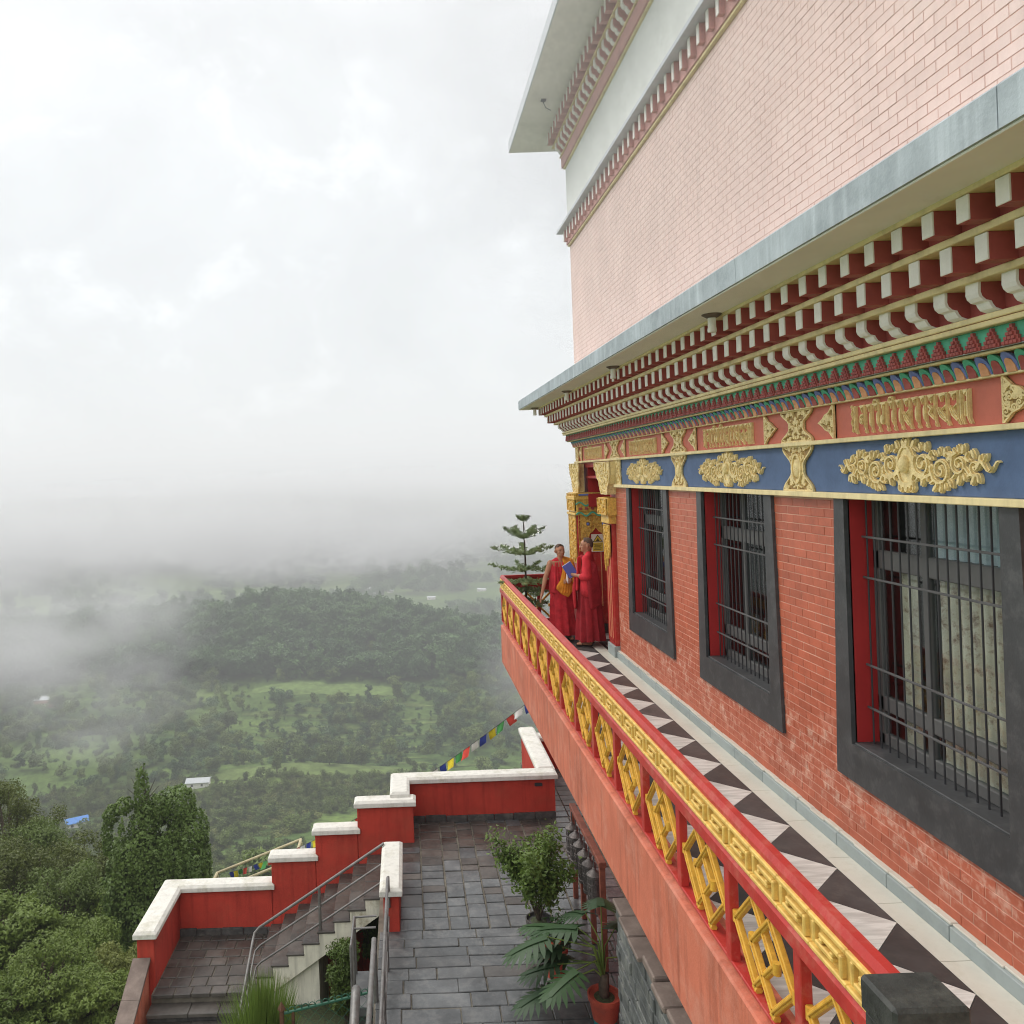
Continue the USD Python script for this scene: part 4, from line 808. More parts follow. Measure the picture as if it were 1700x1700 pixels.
for nm, lab, loc, pr_, ph_, mtr, rm, H_, sp, nl, mm in (('potted_plant', 'leafy light green shrub in a dark pot nearest the prayer wheels', (1.57, 10.75, T), .17, .36, 'stone_dark', None, 1.3, .62, 5600, 'leaf_bright'),
                                                      ('potted_plant', 'red pot half hidden between the shrub and the split-leaf plant', (1.66, 10.1, T), .165, .36, 'pot_red', None, .72, .22, 500, 'leaf_gloss')):
    t = thing(nm, lab, 'potted plant', loc); pot(t, pr_, ph_, mtr, rm)
    st_m, P = [], []
    for k in range(16 if H_ > 1 else 9):
        a, rr = rg.uniform(0, 6.28), rg.uniform(.2, 1) * sp; top = np.array([rr * math.cos(a) - (.06 if H_ > 1 else 0), rr * math.sin(a), H_ * rg.uniform(.62, 1.18)])
        if H_ > 1 and k == 0: top = np.array([-.52, .0, 1.28])
        mid = top * [.35, .35, .55] + [0, 0, ph_ * .35]; st_m.append(tube([(0, 0, ph_ * .8), mid, top], [.010, .007, .003], 5, caps=False))
        m_ = nl // 16; s_ = rg.uniform(.0, 1.05, m_)[:, None]; q = mid + (top - mid) * s_; P.append(q + rg.normal(0, .065, (m_, 3)))
    P = np.vstack(P); obj('stems', cat(st_m), 'bark', t); lv = leaves(P, np.array([0, 0, .6]) + (P - P.mean(0)) * .8, .062, rg, asp=.5)
    obj('foliage', lv, mm, t, kind='stuff')
# young araucaria at the far end of the balcony
ar = thing('potted_conifer', 'young tiered conifer rising above the far corner of the balcony railing', 'tree', (1.99, 13.75, -2.76))
pot(ar, .2, .34)
obj('trunk', tube([(0, 0, .3), (.01, 0, 1.2), (0, 0, 1.98)], [.022, .016, .007], 7), 'bark', ar, smooth=True)
def tier(z, r, tip, n, ph0, w=.055, sag=0):
    P, N = [], []
    for k in range(n):
        a = ph0 + k * 6.283 / n + rg.uniform(-.12, .12); L = r * rg.uniform(.85, 1.08)
        s_ = np.linspace(.06, 1, 95); bx_ = np.stack([np.cos(a) * L * s_, np.sin(a) * L * s_, z + tip * s_ ** 1.4 - sag * np.sin(s_ * 3.14)], 1)
        for rep in range(1):
            off = rg.normal(0, 1, (len(s_), 3)) * (w * np.sin(np.clip(s_, .1, .93) * 3.14)[:, None] ** .6) * [.7, .7, .38]; P.append(bx_ + off); N.append(np.tile([0, 0, 1.], (len(s_), 1)))
    P, N = np.vstack(P), np.vstack(N); return leaves(P, N, .075, rg, asp=.34, jitter=.7)
for z, r, tip, n, sag, w in ((1.66, .36, .17, 6, .0, .042), (1.38, .52, .13, 7, .0, .045), (1.14, .58, .06, 7, .03, .045), (.94, .46, -.02, 6, .03, .045), (.80, .42, -.06, 6, .04, .05), (.62, .38, -.1, 6, .04, .05)):
    obj('branch_tier', tier(z, r, tip, n, rg.uniform(0, 6), w, sag), 'leaf_pine', ar)
obj('branch_tier', tier(1.95, .10, .07, 4, 0, .008), 'leaf_pine', ar)
# prayer flags
fl = thing('prayer_flags', 'string of small coloured prayer flags sloping down behind the courtyard wall', 'prayer flags')
A0, A1 = np.array([2.98, 19.6, -5.45]), np.array([-6.6, 28.2, -13.6])
cv = lambda t: A0 + (A1 - A0) * t + np.array([0, 0, -2.2 * t * (1 - t)])
obj('cord', tube([cv(t) for t in np.linspace(0, 1, 40)], .006, 5), 'iron_grey', fl)
FC = ['flag_blue', 'flag_white', 'flag_red', 'flag_green', 'flag_yellow']; rf = np.random.default_rng(4)
nfl = 46
for i in range(nfl):
    t = (i + .4) / nfl; a, b = cv(t), cv(t + .78 / nfl); w_ = rf.uniform(.17, .25); tilt = rf.uniform(-.09, .09); n0 = np.array([.65, .75, 0])
    g = np.array([[u, v_] for v_ in np.linspace(0, 1, 5) for u in np.linspace(0, 1, 5)])
    pts = a + (b - a) * g[:, :1] + np.array([0, 0, -1.]) * w_ * g[:, 1:] + (b - a) / np.linalg.norm(b - a) * tilt * g[:, 1:] + n0 * (.03 * np.sin(g[:, :1] * 5 + i) * g[:, 1:] + rf.uniform(-.10, .10) * g[:, 1:] ** 1.5)
    q = np.array([[r_ * 5 + c_, r_ * 5 + c_ + 1, r_ * 5 + c_ + 6, r_ * 5 + c_ + 5] for r_ in range(4) for c_ in range(4)])
    obj('flag', (pts, q), FC[i % 5], fl, smooth=True)
# bamboo frame the string runs down to
bf = thing('bamboo_frame', 'weathered bamboo frame with flags over it behind the landing wall', 'frame', (-6.3, 27.2, -13.6))
for p, q in (((-.9, 0, -.25), (2.1, .2, .75)), ((-.9, 1.6, -.3), (2.1, 1.8, .7)), ((-.9, 0, -.25), (-.9, 1.6, -.3)), ((2.1, .2, .75), (2.1, 1.8, .7)), ((.2, 0, .1), (1.4, -.6, -.3))): obj('pole', tube([p, q], .05, 8), 'bamboo', bf)
for p in ((-.9, 0), (2.1, .2), (-.9, 1.6), (2.1, 1.8)): obj('post', tube([(*p, -4), (*p, .6 if p[0] > 0 else -.3)], .05, 8), 'bamboo', bf)
# ---------------------------------------------------------------- people
def sph(p, r, n=14): return m3.Manifold.sphere(r, n).translate(tuple(map(float, p)))
def bone(p, r, q, s_): return m3.Manifold.batch_hull([sph(p, r), sph(q, s_)])
def solid(parts, L=.014, it=6):
    u = m3.Manifold.batch_boolean(parts, m3.OpType.Add).refine_to_length(L)
    v, f, _ = meshkit.arrays(u); t = trimesh.Trimesh(v, f, process=True); trimesh.smoothing.filter_taubin(t, iterations=it); return np.array(t.vertices), np.array(t.faces)
def hand(wrist, d, palm_n, curl_, side):
    """Palm, four unequal fingers with two bends, and a thumb from the side of the palm."""
    d = np.array(d, float); d /= np.linalg.norm(d); n = np.array(palm_n, float); n -= n @ d * d; n /= np.linalg.norm(n); b = np.cross(n, d) * side
    w = np.array(wrist, float); P = [m3.Manifold.batch_hull([sph(w, .026), sph(w + d * .085 + b * .030, .013), sph(w + d * .088 - b * .030, .013), sph(w + d * .03 + b * .03, .014), sph(w + d * .03 - b * .027, .013)])]
    for k, (o, L) in enumerate(((.030, .068), (.010, .078), (-.010, .072), (-.030, .056))):
        p = w + d * .085 + b * o; a = 0.
        for j, (fr, r0, r1) in enumerate(((.45, .0095, .009), (.32, .009, .008), (.23, .008, .0065))):
            a += curl_ * (.6 + .15 * k) if j else curl_ * .5; q = p + (d * math.cos(a) + n * math.sin(a) + b * o * 1.2) * L * fr; P.append(bone(p, r0, q, r1)); p = q
    p = w + d * .028 + b * .030; q = p + (d * .7 + b * .75 + n * .25) * .036; e = q + (d * .95 + b * .15 + n * .4) * .032
    P += [bone(p, .013, q, .011), bone(q, .0105, e, .008)]
    return P
def loft(rings, seg=72, folds=9, phase=0., thick=True, amp=.05):
    """rings: (z, cx, cy, rx, ry, fold strength)"""
    a = np.linspace(0, 2 * np.pi, seg, endpoint=False); V = []
    for z, cx, cy, rx, ry, k in rings:
        w = 1 + amp * k * (np.sin(a * folds + phase + z * 1.3) + .55 * np.sin(a * (folds * 2 - 3) + 1.7 + z * 2) + .4 * np.sin(a * 4 + 2.1))
        V.append(np.stack([cx + rx * w * np.cos(a), cy + ry * w * np.sin(a), np.full(seg, z) + .012 * k * np.sin(a * 3 + phase)], 1))
    n = len(rings); i, j = np.meshgrid(np.arange(n - 1), np.arange(seg), indexing='ij'); j2 = (j + 1) % seg
    q = np.stack([i * seg + j, i * seg + j2, (i + 1) * seg + j2, (i + 1) * seg + j], -1).reshape(-1, 4)
    return np.vstack(V), np.vstack([q[:, [0, 1, 2]], q[:, [0, 2, 3]]])
def ribbon(pts, L=.014):
    """A thick cloth strip: hulls between pairs of edge points."""
    P = []
    for (a, b, r0), (c_, d, r1) in zip(pts[:-1], pts[1:]): P.append(m3.Manifold.batch_hull([sph(a, r0, 8), sph(b, r0, 8), sph(c_, r1, 8), sph(d, r1, 8)]))
    return solid(P, L, 4)
def head(turn=0., nod=0.):
    c0 = np.array([0, -.005, 1.585])
    P = [m3.Manifold.batch_hull([sph((0, .018, 1.615), .083), sph((0, -.018, 1.60), .076), sph((0, .03, 1.575), .07)]), m3.Manifold.batch_hull([sph((0, -.03, 1.575), .066), sph((.028, -.055, 1.515), .026), sph((-.028, -.055, 1.515), .026), sph((0, -.068, 1.497), .022), sph((0, .01, 1.53), .055)]),
         m3.Manifold.batch_hull([sph((0, -.092, 1.592), .008), sph((0, -.108, 1.555), .011), sph((.014, -.094, 1.551), .008), sph((-.014, -.094, 1.551), .008)]),
         m3.Manifold.batch_hull([sph((.035, -.078, 1.607), .011), sph((-.035, -.078, 1.607), .011)]), bone((.016, -.088, 1.520), .008, (-.016, -.088, 1.520), .008), bone((.045, -.062, 1.56), .02, (.045, -.05, 1.55), .02), bone((-.045, -.062, 1.56), .02, (-.045, -.05, 1.55), .02)]
    for sx in (1, -1): P.append(m3.Manifold.batch_hull([sph((sx * .083, .012, 1.59), .012), sph((sx * .090, .022, 1.575), .012), sph((sx * .082, .008, 1.548), .010)]))
    tf = lambda m: m.translate((-c0[0], -c0[1], -c0[2])).rotate((math.degrees(nod), 0, math.degrees(turn))).translate(tuple(c0))
    return [tf(p) for p in P], tf
def person(label, loc, rz, Hh, arms, hands, turn, nod, vest, skirt, extras, group=None):
    s_ = Hh / 1.70; t = thing('person', label, 'person', loc, rz, s_)
    hp, tf = head(turn, nod); P = [p for p in hp]
    P += [bone((0, .01, 1.40), .055, (0, -.005, 1.52), .052), m3.Manifold.batch_hull([sph((.13, .01, 1.36), .06), sph((-.13, .01, 1.36), .06), sph((.09, 0, 1.15), .09), sph((-.09, 0, 1.15), .09)]), m3.Manifold.batch_hull([sph((.08, 0, 1.16), .10), sph((-.08, 0, 1.16), .10), sph((.09, 0, .93), .10), sph((-.09, 0, .93), .10)])]
    for sx in (1, -1):
        P += [bone((sx * .09, 0, .9), .085, (sx * .095, -.01, .5), .058), bone((sx * .095, -.01, .5), .055, (sx * .10, .01, .09), .038), m3.Manifold.batch_hull([sph((sx * .10, .02, .045), .036), sph((sx * .11, -.10, .035), .032), sph((sx * .12, -.17, .026), .020), sph((sx * .09, -.175, .026), .019)])]
    for (sh, el, wr) in arms: P += [bone(sh, .055, el, .040), bone(el, .040, wr, .026)]
    for h_ in hands: P += hand(*h_)
    obj('body', solid(P, .013, 4), 'skin', t, smooth=True)
    hairm = tf(m3.Manifold.batch_hull([sph((0, .022, 1.622), .0835), sph((0, -.010, 1.628), .0765), sph((0, .036, 1.585), .071)]) - m3.Manifold.cube((.4, .4, .4), True).translate((0, -.2, 1.445)).rotate((0, 0, 0)) - m3.Manifold.cube((.4, .2, .3), True).translate((0, -.142, 1.60)))
    obj('hair', solid([hairm], .012, 3), 'hair', t, smooth=True)
    eyes = m3.Manifold.batch_boolean([tf(m3.Manifold.batch_hull([sph((sx * .024, -.0865, 1.588), .005), sph((sx * .042, -.078, 1.588), .005)])) for sx in (1, -1)] + [tf(m3.Manifold.batch_hull([sph((sx * .020, -.090, 1.608), .004), sph((sx * .046, -.080, 1.611), .0035)])) for sx in (1, -1)], m3.OpType.Add); obj('eyes', eyes, 'eye_dark', t)
    obj('mouth', tf(bone((.018, -.0915, 1.520), .0045, (-.018, -.0915, 1.520), .0045)), 'lip', t)
    for sx in (1, -1): obj('sandal', solid([m3.Manifold.batch_hull([sph((sx * .10, .045, .012), .012), sph((sx * .13, -.06, .012), .012), sph((sx * .08, -.06, .012), .012), sph((sx * .125, -.19, .012), .012), sph((sx * .085, -.19, .012), .012)]), m3.Manifold.batch_hull([sph((sx * .14, -.10, .03), .008), sph((sx * .11, -.10, .072), .008), sph((sx * .075, -.10, .03), .008)])], .02, 2), 'sandal', t, smooth=True)
    obj('skirt', loft(skirt[1], folds=skirt[2], amp=.12), skirt[0], t, smooth=True)
    for nm, m_, mt in vest(extras): obj(nm, m_, mt, t, smooth=True)
    return t
SK = [(.085, 0, 0, .235, .20, 1.0), (.25, 0, 0, .225, .19, .9), (.5, 0, 0, .21, .175, .75), (.75, 0, 0, .20, .16, .5), (.92, 0, 0, .195, .155, .35), (1.02, 0, .0, .18, .14, .25), (1.05, 0, 0, .16, .12, .1)]
def vest_a(_):
    body = solid([m3.Manifold.batch_hull([sph((.155, .01, 1.365), .05), sph((-.150, .01, 1.365), .05), sph((.06, .02, 1.42), .045), sph((-.06, .02, 1.42), .045), sph((.1, 0, 1.12), .11), sph((-.1, 0, 1.12), .11)]), m3.Manifold.batch_hull([sph((.1, 0, 1.13), .115), sph((-.1, 0, 1.13), .115), sph((.10, 0, .90), .12), sph((-.10, 0, .90), .12)])] + [bone((x0, -.115, 1.38), .013, (x1, -.135, .93), .017) for x0, x1 in ((-.13, -.17), (-.10, -.10), (-.05, -.02), (.0, .05))], .016, 5)
    a = np.array; sh = ribbon([(a([.05, .09, 1.40]), a([.17, .08, 1.36]), .022), (a([.055, .02, 1.462]), a([.19, .02, 1.42]), .024), (a([.04, -.09, 1.40]), a([.205, -.07, 1.33]), .024), (a([.0, -.135, 1.22]), a([.21, -.10, 1.15]), .024), (a([-.05, -.155, 1.06]), a([.20, -.14, 1.0]), .026), (a([-.12, -.165, .97]), a([.16, -.17, .93]), .026), (a([-.13, -.165, .93]), a([.10, -.17, .84]), .02), (a([-.05, -.165, .84]), a([.06, -.168, .78]), .014)])
    fo = [bone((.02 + .035 * i, -.165 - .008 * (i % 2), 1.22 - .01 * i), .014, (-.06 + .05 * i, -.185, .86), .018) for i in range(4)]
    arm = solid([bone((.19, .01, 1.38), .062, (.25, -.02, 1.10), .062), bone((.25, -.02, 1.10), .06, (.17, -.16, 1.06), .055)], .016, 4)
    return [('vest', body, 'robe_red'), ('shawl', sh, 'robe_orange'), ('shawl_fold', solid(fo, .016, 4), 'robe_orange'), ('shawl_sleeve', arm, 'robe_orange'), ('waist_fold', loft([(.86, 0, -.005, .215, .175, .6), (.97, 0, -.005, .212, .172, .5), (1.0, 0, 0, .19, .15, .3)], folds=7), 'robe_red')]
thing_a = person('person in a red sleeveless robe with an orange shawl, one hand hanging by the rail', (2.50, 13.25, -2.76), 10, 1.56,
    [((-.185, .01, 1.37), (-.29, .01, 1.10), (-.385, -.06, .83)), ((.185, .01, 1.37), (.25, -.02, 1.10), (.10, -.21, 1.07))],
    [((-.385, -.06, .83), (-.45, -.45, -.75), (.8, -.3, -.3), .25, 1), ((.10, -.21, 1.07), (-.9, -.3, .05), (0, .5, -.8), .7, -1)], .12, .02, vest_a, ('robe_red', SK, 8), None)
def vest_b(_):
    body = solid([m3.Manifold.batch_hull([sph((.165, .02, 1.37), .055), sph((-.165, .02, 1.37), .055), sph((.06, .035, 1.44), .05), sph((-.06, .035, 1.44), .05), sph((.11, .02, 1.12), .12), sph((-.11, .02, 1.12), .12)]), m3.Manifold.batch_hull([sph((.11, .02, 1.13), .12), sph((-.11, .02, 1.13), .12), sph((.12, .02, .88), .13), sph((-.12, .02, .88), .13)])] + [bone((.16 - .05 * i, -.115, 1.40), .012, (.19 - .075 * i, -.145, .90), .018) for i in range(5)], .016, 5)
    sl = solid([bone((.185, .02, 1.385), .068, (.235, .03, 1.12), .078), bone((.235, .03, 1.12), .078, (.20, -.05, 1.10), .055)], .016, 4)
    a = np.array; back = ribbon([(a([.16, -.05, 1.42]), a([.19, .05, 1.38]), .03), (a([.22, .03, 1.25]), a([.16, .14, 1.28]), .034), (a([.24, .06, 1.02]), a([.12, .17, 1.05]), .036), (a([.22, .07, .80]), a([.08, .18, .84]), .034), (a([.19, .08, .62]), a([.08, .18, .66]), .026)])
    fr = ribbon([(a([.10, -.17, 1.08]), a([-.04, -.19, 1.06]), .025), (a([.12, -.20, .92]), a([-.03, -.21, .92]), .028), (a([.12, -.20, .76]), a([-.02, -.21, .74]), .026), (a([.11, -.195, .60]), a([.0, -.20, .58]), .018)])
    return [('robe_top', body, 'robe_red'), ('sleeve', sl, 'robe_red'), ('shawl', back, 'robe_maroon'), ('shawl_end', fr, 'robe_red')]
SKB = [(z, cx, cy + .01, rx * .97, ry * 1.04, k) for z, cx, cy, rx, ry, k in SK]
BL, BR, BH = (2.83, 12.75, -2.76), -112, 1.69
thing_b = person('person in a dark red robe seen from the side, holding a blue book', BL, BR, BH,
    [((.185, .02, 1.38), (.24, .03, 1.10), (.115, -.24, 1.13)), ((-.185, .02, 1.38), (-.24, -.02, 1.10), (-.06, -.26, 1.08))],
    [((.115, -.24, 1.13), (-.75, -.45, .35), (-.3, .6, -.3), .75, -1), ((-.06, -.26, 1.08), (.8, -.4, .1), (.2, .5, .3), .7, 1)], .15, .03, vest_b, ('robe_maroon', SKB, 9), None)
def local(p): 
    th = math.radians(BR); p = np.array(p) * BH / 1.7; return np.array(BL) + [p[0] * math.cos(th) - p[1] * math.sin(th), p[0] * math.sin(th) + p[1] * math.cos(th), p[2]]
bk = thing('book', 'blue book held against the chest of the person in dark red', 'book', local((.115, -.255, 1.20)), BR - 58)
m_ = rot(rot(cbox(-.08, .08, -.014, .014, -.11, .11, .004), .5, 'y'), .25, 'x'); obj('cover', m_, 'book_blue', bk)
obj('pages', rot(rot(cbox(-.075, .078, -.010, .010, -.114, .114, .002), .5, 'y'), .25, 'x'), 'paper', bk)
ck = thing('cloth', 'white crumpled cloth hanging from the hand of the person with the book', 'cloth', local((.06, -.31, 1.10)), BR)
obj('cloth', ribbon([(np.array([-.03, 0, .02]), np.array([.03, 0, .02]), .012), (np.array([-.045, -.01, -.06]), np.array([.04, .01, -.05]), .016), (np.array([-.03, 0, -.12]), np.array([.035, .01, -.10]), .010)]), 'paper', ck, smooth=True)
# ---------------------------------------------------------------- hills
PD = np.array([-60, 10, 15, 18, 25, 60, 150, 230, 335, 450, 520, 560, 700, 800, 1000, 1350, 1800, 2400, 3200, 7500.])
PZ = np.array([-9.8, -9.9, -11.5, -13, -17, -38, -78, -101, -123, -127, -121, -121, -150, -160, -168, -160, -140, -125, -110, -90.])
def fbm(x, y, sc, seed, oc=4):
    o, a, tot = 0, 1, 0
    for k in range(oc):
        o = o + a * meshkit.noise(np.stack([x / sc * 2 ** k, y / sc * 2 ** k, np.full_like(x, k * 7.3)], -1), seed + k); tot += a; a *= .5
    return o / tot - .5
def H(x, y):
    x, y = np.broadcast_arrays(np.asarray(x, float), np.asarray(y, float))
    dd = y + .12 * np.abs(x) * (y > 20); z = np.interp(dd, PD, PZ)
    far = np.clip((y - 40) / 150, 0, 1)
    crest = np.interp(x, [-900, -450, -250, -100, 0, 80, 200, 500], [-128, -116, -104, -97, -117, -141, -150, -150])
    z = z + np.clip(crest + 131, -10, 40) * np.exp(-((y - 625 - .15 * x) / 78) ** 2)
    z = z + 9 * np.exp(-((x + 48) / 55) ** 2 - ((y - 330) / 26) ** 2) + 6 * np.exp(-((x + 25) / 70) ** 2 - ((y - 455) / 24) ** 2)
    z = z + far * ((16 + 12 * np.clip((y - 520) / 60, 0, 1)) * fbm(x, y, 140, 3) + 4 * fbm(x, y, 30, 9, 3))
    q = np.clip((y - 330) / 40, 0, 1) * np.clip((545 - y) / 40, 0, 1); stp = 1.7; zq = np.floor(z / stp) * stp + stp * np.clip((z / stp - np.floor(z / stp) - .72) / .28, 0, 1)
    return z * (1 - q) + zq * q
ys = np.concatenate([np.arange(-60, 60, 3), np.arange(60, 300, 4.), np.arange(300, 570, 1.6), np.arange(570, 800, 6), np.geomspace(800, 7400, 60)])
nx = 171; u = np.linspace(-1, 1, nx); u = np.sign(u) * np.abs(u) ** 1.25
X, Y = np.meshgrid(u, ys); X = X * (140 + .95 * np.clip(Y, 0, None)); X = X - .10 * np.clip(Y, 0, None)
Z = H(X, Y); 
inside = (X > -6.0) & (X < 14) & (Y < 14.2); Z = np.where(inside, np.minimum(Z, -10.2), Z)
V_ = np.stack([X, Y, Z], -1).reshape(-1, 3); i, j = np.meshgrid(np.arange(len(ys) - 1), np.arange(nx - 1), indexing='ij'); q = np.stack([i * nx + j, i * nx + j + 1, (i + 1) * nx + j + 1, (i + 1) * nx + j], -1).reshape(-1, 4)
def hill_material():
    N = {'g': ('geometry', {}), 'n': ('noise_texture', {'scale': .018, 'detail': 6, 'roughness': .6}), 'n2': ('noise_texture', {'scale': .35, 'detail': 5, 'roughness': .65}), 'm': ('mapping', {'scale': (.35, 1.6, 1)}), 'n3': ('noise_texture', {'scale': .02, 'detail': 3}),
         'r': ('rgb_ramp', {'ramp': [(0, (.030, .055, .016)), (.42, (.048, .085, .022)), (.54, (.085, .135, .034)), (.68, (.14, .20, .05)), (1, (.18, .22, .06))]}),
         'r2': ('map_range', {'from_min': .3, 'from_max': .7, 'to_min': .55, 'to_max': 1.35, 'clamp': True}), 's': ('vector_math', {'math_type': 'scale'}), 'ad': ('math', {'math_type': 'multiply_add', 'value2': .5, 'value3': .0}), 'a2': ('math', {'math_type': 'multiply_add', 'value2': .5}), 'p': ('principled_bsdf', {'roughness': .9, 'specular_ior_level': .1})}
    L = [('g.position', 'n.vector'), ('g.position', 'n2.vector'), ('g.position', 'm.vector'), ('m.vector', 'n3.vector'), ('n3.fac', 'ad.value1'), ('n.fac', 'a2.value1'), ('ad.value', 'a2.value3'), ('a2.value', 'r.fac'), ('n2.fac', 'r2.value'), ('r.color', 's.vector1'), ('r2.result', 's.scale'), ('s.vector', 'p.base_color')]
    M['hill'] = usdkit.material(stage, '/World/Looks/hill', N, L, surface='p.BSDF')
hill_material()
obj('hills', (V_, q), 'hill', smooth=True, kind='structure', label='green hillside, terraced fields and valley')
FIELDS = []
def field(name, label, x0, x1, y0, y1, seed, m):
    gx, gy = np.meshgrid(np.linspace(0, 1, int((x1 - x0) / 2.5) + 2), np.linspace(-1, 1, max(3, int((y1 - y0) / 1.6) + 2))); x = x0 + (x1 - x0) * gx
    w = (y1 - y0) / 2 * np.clip(np.sin(np.pi * np.clip(gx, .02, .98)) ** .35, .1, 1) * (1 + .5 * fbm(x, x * 0, 14, seed)); y = (y0 + y1) / 2 + 5 * fbm(x, x * 0 + 9, 45, seed + 2) + w * gy
    z = H(x, y) + .22; ny, nx_ = gx.shape; i, j = np.meshgrid(np.arange(ny - 1), np.arange(nx_ - 1), indexing='ij'); q = np.stack([i * nx_ + j, i * nx_ + j + 1, (i + 1) * nx_ + j + 1, (i + 1) * nx_ + j], -1).reshape(-1, 4)
    obj(name, (np.stack([x, y, z], -1).reshape(-1, 3), q), m, smooth=True, kind='structure', label=label); FIELDS.append((x0, x1, y0, y1))
mat('crop_green', (.105, .155, .045), var=.3, scale=.25, rough=.9, spec=.1); mat('grass_green', (.10, .14, .042), var=.35, scale=.2, rough=.9, spec=.1)
field('field', 'light green terraced field along the foot of the forest', -92, -8, 452, 476, 1, 'crop_green'); field('field', 'bright grassy hump above the courtyard wall', -86, -2, 319, 342, 2, 'grass_green')
for k_, (a_, b_, y_) in enumerate(((-88, 6, 364), (-70, 20, 377), (-82, -10, 390), (-60, 18, 402), (-84, -20, 415), (-50, 12, 427), (-78, -30, 438), (-10, 30, 352), (-95, -40, 371), (-40, 25, 384), (-90, -30, 396), (-70, 0, 409), (-30, 30, 421), (-92, -50, 432), (-60, 20, 444), (-100, -60, 355))): field('terrace_edge', 'grassy edge of a field terrace', a_, b_, y_, y_ + 3.0, 10 + k_, 'grass_green')
def clear(p):
    k = np.ones(len(p), bool)
    for x0, x1, y0, y1 in FIELDS[:2]: k &= ~((p[:, 0] > x0 + 3) & (p[:, 0] < x1 - 3) & (p[:, 1] > y0 - 1) & (p[:, 1] < y1 + 1))
    for hx, hy in ((-119, 284), (-88, 322), (-160, 340)): k &= ~((abs(p[:, 0] - hx) < 9) & (p[:, 1] > hy - 16) & (p[:, 1] < hy + 6))
    return p[k]
def seen(px, py):
    """Where a line of sight from the viewpoint meets the hills (px, py: the tangents right and down, level camera)."""
    d = np.geomspace(22, 4000, 3000); z = H(px * d, d); k = np.argmax(-py * d < z); return np.array([px * d[k], d[k], float(z[k])])
def pix(Xp, Yp): dx, dy = Xp - 672, Yp - 791; return (dx - ROLL * dy) / F, (dy + ROLL * dx) / F

# ---------------------------------------------------------------- trees
rt = np.random.default_rng(21)
def crown(blobs, n, size, rng, flat=.35, shell=.55, asp=.5):
    P, N = [], []; vol = np.array([b[3] * b[4] * b[5] for b in blobs]) ** .67; vol /= vol.sum()
    for (cx, cy, cz, rx, ry, rz), w in zip(blobs, vol):
        m_ = int(n * w) + 1; d = rng.normal(0, 1, (m_, 3)); d /= np.linalg.norm(d, axis=1, keepdims=True); r = (shell + (1 - shell) * rng.uniform(0, 1, (m_, 1)) ** .6) * (1 + .16 * np.sin(d[:, :1] * 5 + cx) * np.sin(d[:, 1:2] * 6 + cz))
        P.append(np.array([cx, cy, cz]) + d * r * [rx, ry, rz]); N.append(d + [0, 0, flat])
    return leaves(np.vstack(P), np.vstack(N), size, rng, asp=asp, jitter=.55)
def make_tree(name, label, loc, h, r, mleaf, n, size, catg='tree', group=None, clumps=26, style='round', trunk_r=.12, rng=rt):
    """Tapered trunk, limbs that end in leaf clumps, and gaps between the clumps."""
    t = thing(name, label, catg, loc, 0, None, group); tips = []
    for k in range(clumps):
        a, e = rng.uniform(0, 6.283), rng.uniform(-.25, 1) ; rr = r * rng.uniform(.35, .95) * math.sqrt(max(0, 1 - max(e, 0) ** 2 * .8)); z = h * (.62 + .30 * e) if style == 'round' else h * rng.uniform(.25, .97)
        if style == 'cone': rr = r * (1 - z / h) * rng.uniform(.5, 1.1) + .1
        tips.append((rr * math.cos(a), rr * math.sin(a), z))
    obj('trunk', tube([(0, 0, -1.5), (.05 * r, .04 * r, h * .3), (-.03 * r, .02, h * .62), (.02, .0, h * .85)], [trunk_r * 1.2, trunk_r, trunk_r * .7, trunk_r * .25], 8), 'bark', t, smooth=True)
    obj('limbs', cat([tube([(0, 0, h * rng.uniform(.28, .55)), tuple(np.array(p) * [.5, .5, .8] + [0, 0, .02 * h]), p], [trunk_r * .45, trunk_r * .28, trunk_r * .08], 5, caps=False) for p in tips]), 'bark', t)
    cr_ = r * (.23 if style == 'round' else .26)
    bl = [(p[0], p[1], p[2], cr_ * rng.uniform(.55, 1.6), cr_ * rng.uniform(.55, 1.6), cr_ * rng.uniform(.4, 1.05)) for p in tips]
    obj('crown', crown(bl, n, size, rng, shell=.35), mleaf, t); return t
# trees just below the courtyard on the left: (pixel of the crown's middle, distance, crown radius in m, leaf, size of leaf, label)
near = [(18, 1358, 36, 2.4, 'leaf_olive', .17, 'open olive-green tree at the far left edge, tallest of the near trees'), (66, 1422, 34, 1.9, 'leaf_dark', .17, 'dark leafy tree left of the blue-roofed house'),
        (140, 1452, 32, 1.9, 'leaf_olive', .16, 'rounded olive tree just left of the creeper-covered tree'), (24, 1482, 29, 2.0, 'leaf_olive', .16, 'yellowish-green tree crown at the left edge below the tall olive tree'),
        (100, 1530, 28, 2.1, 'leaf_dark', .15, 'dark round tree in the middle of the left-hand trees'), (178, 1520, 28, 1.3, 'leaf_mid', .14, 'small mid-green tree against the foot of the creeper-covered tree'),
        (18, 1585, 23, 1.6, 'leaf_mid', .20, 'broad-leaved light green tree cut by the left edge'), (128, 1612, 23, 1.5, 'leaf_mid', .13, 'mid-green tree above the feathery bright tree'),
        (196, 1610, 22, .95, 'leaf_olive', .12, 'small tree beside the outside of the landing wall'), (72, 1665, 19.5, 1.35, 'leaf_mid', .11, 'feathery bright green tree in the lower left corner'),
        (160, 1690, 19, .95, 'leaf_mid', .12, 'low green bush left of the ramped wall'), (10, 1690, 18.5, .8, 'leaf_mid', .11, 'low bush in the very corner of the view at lower left')]
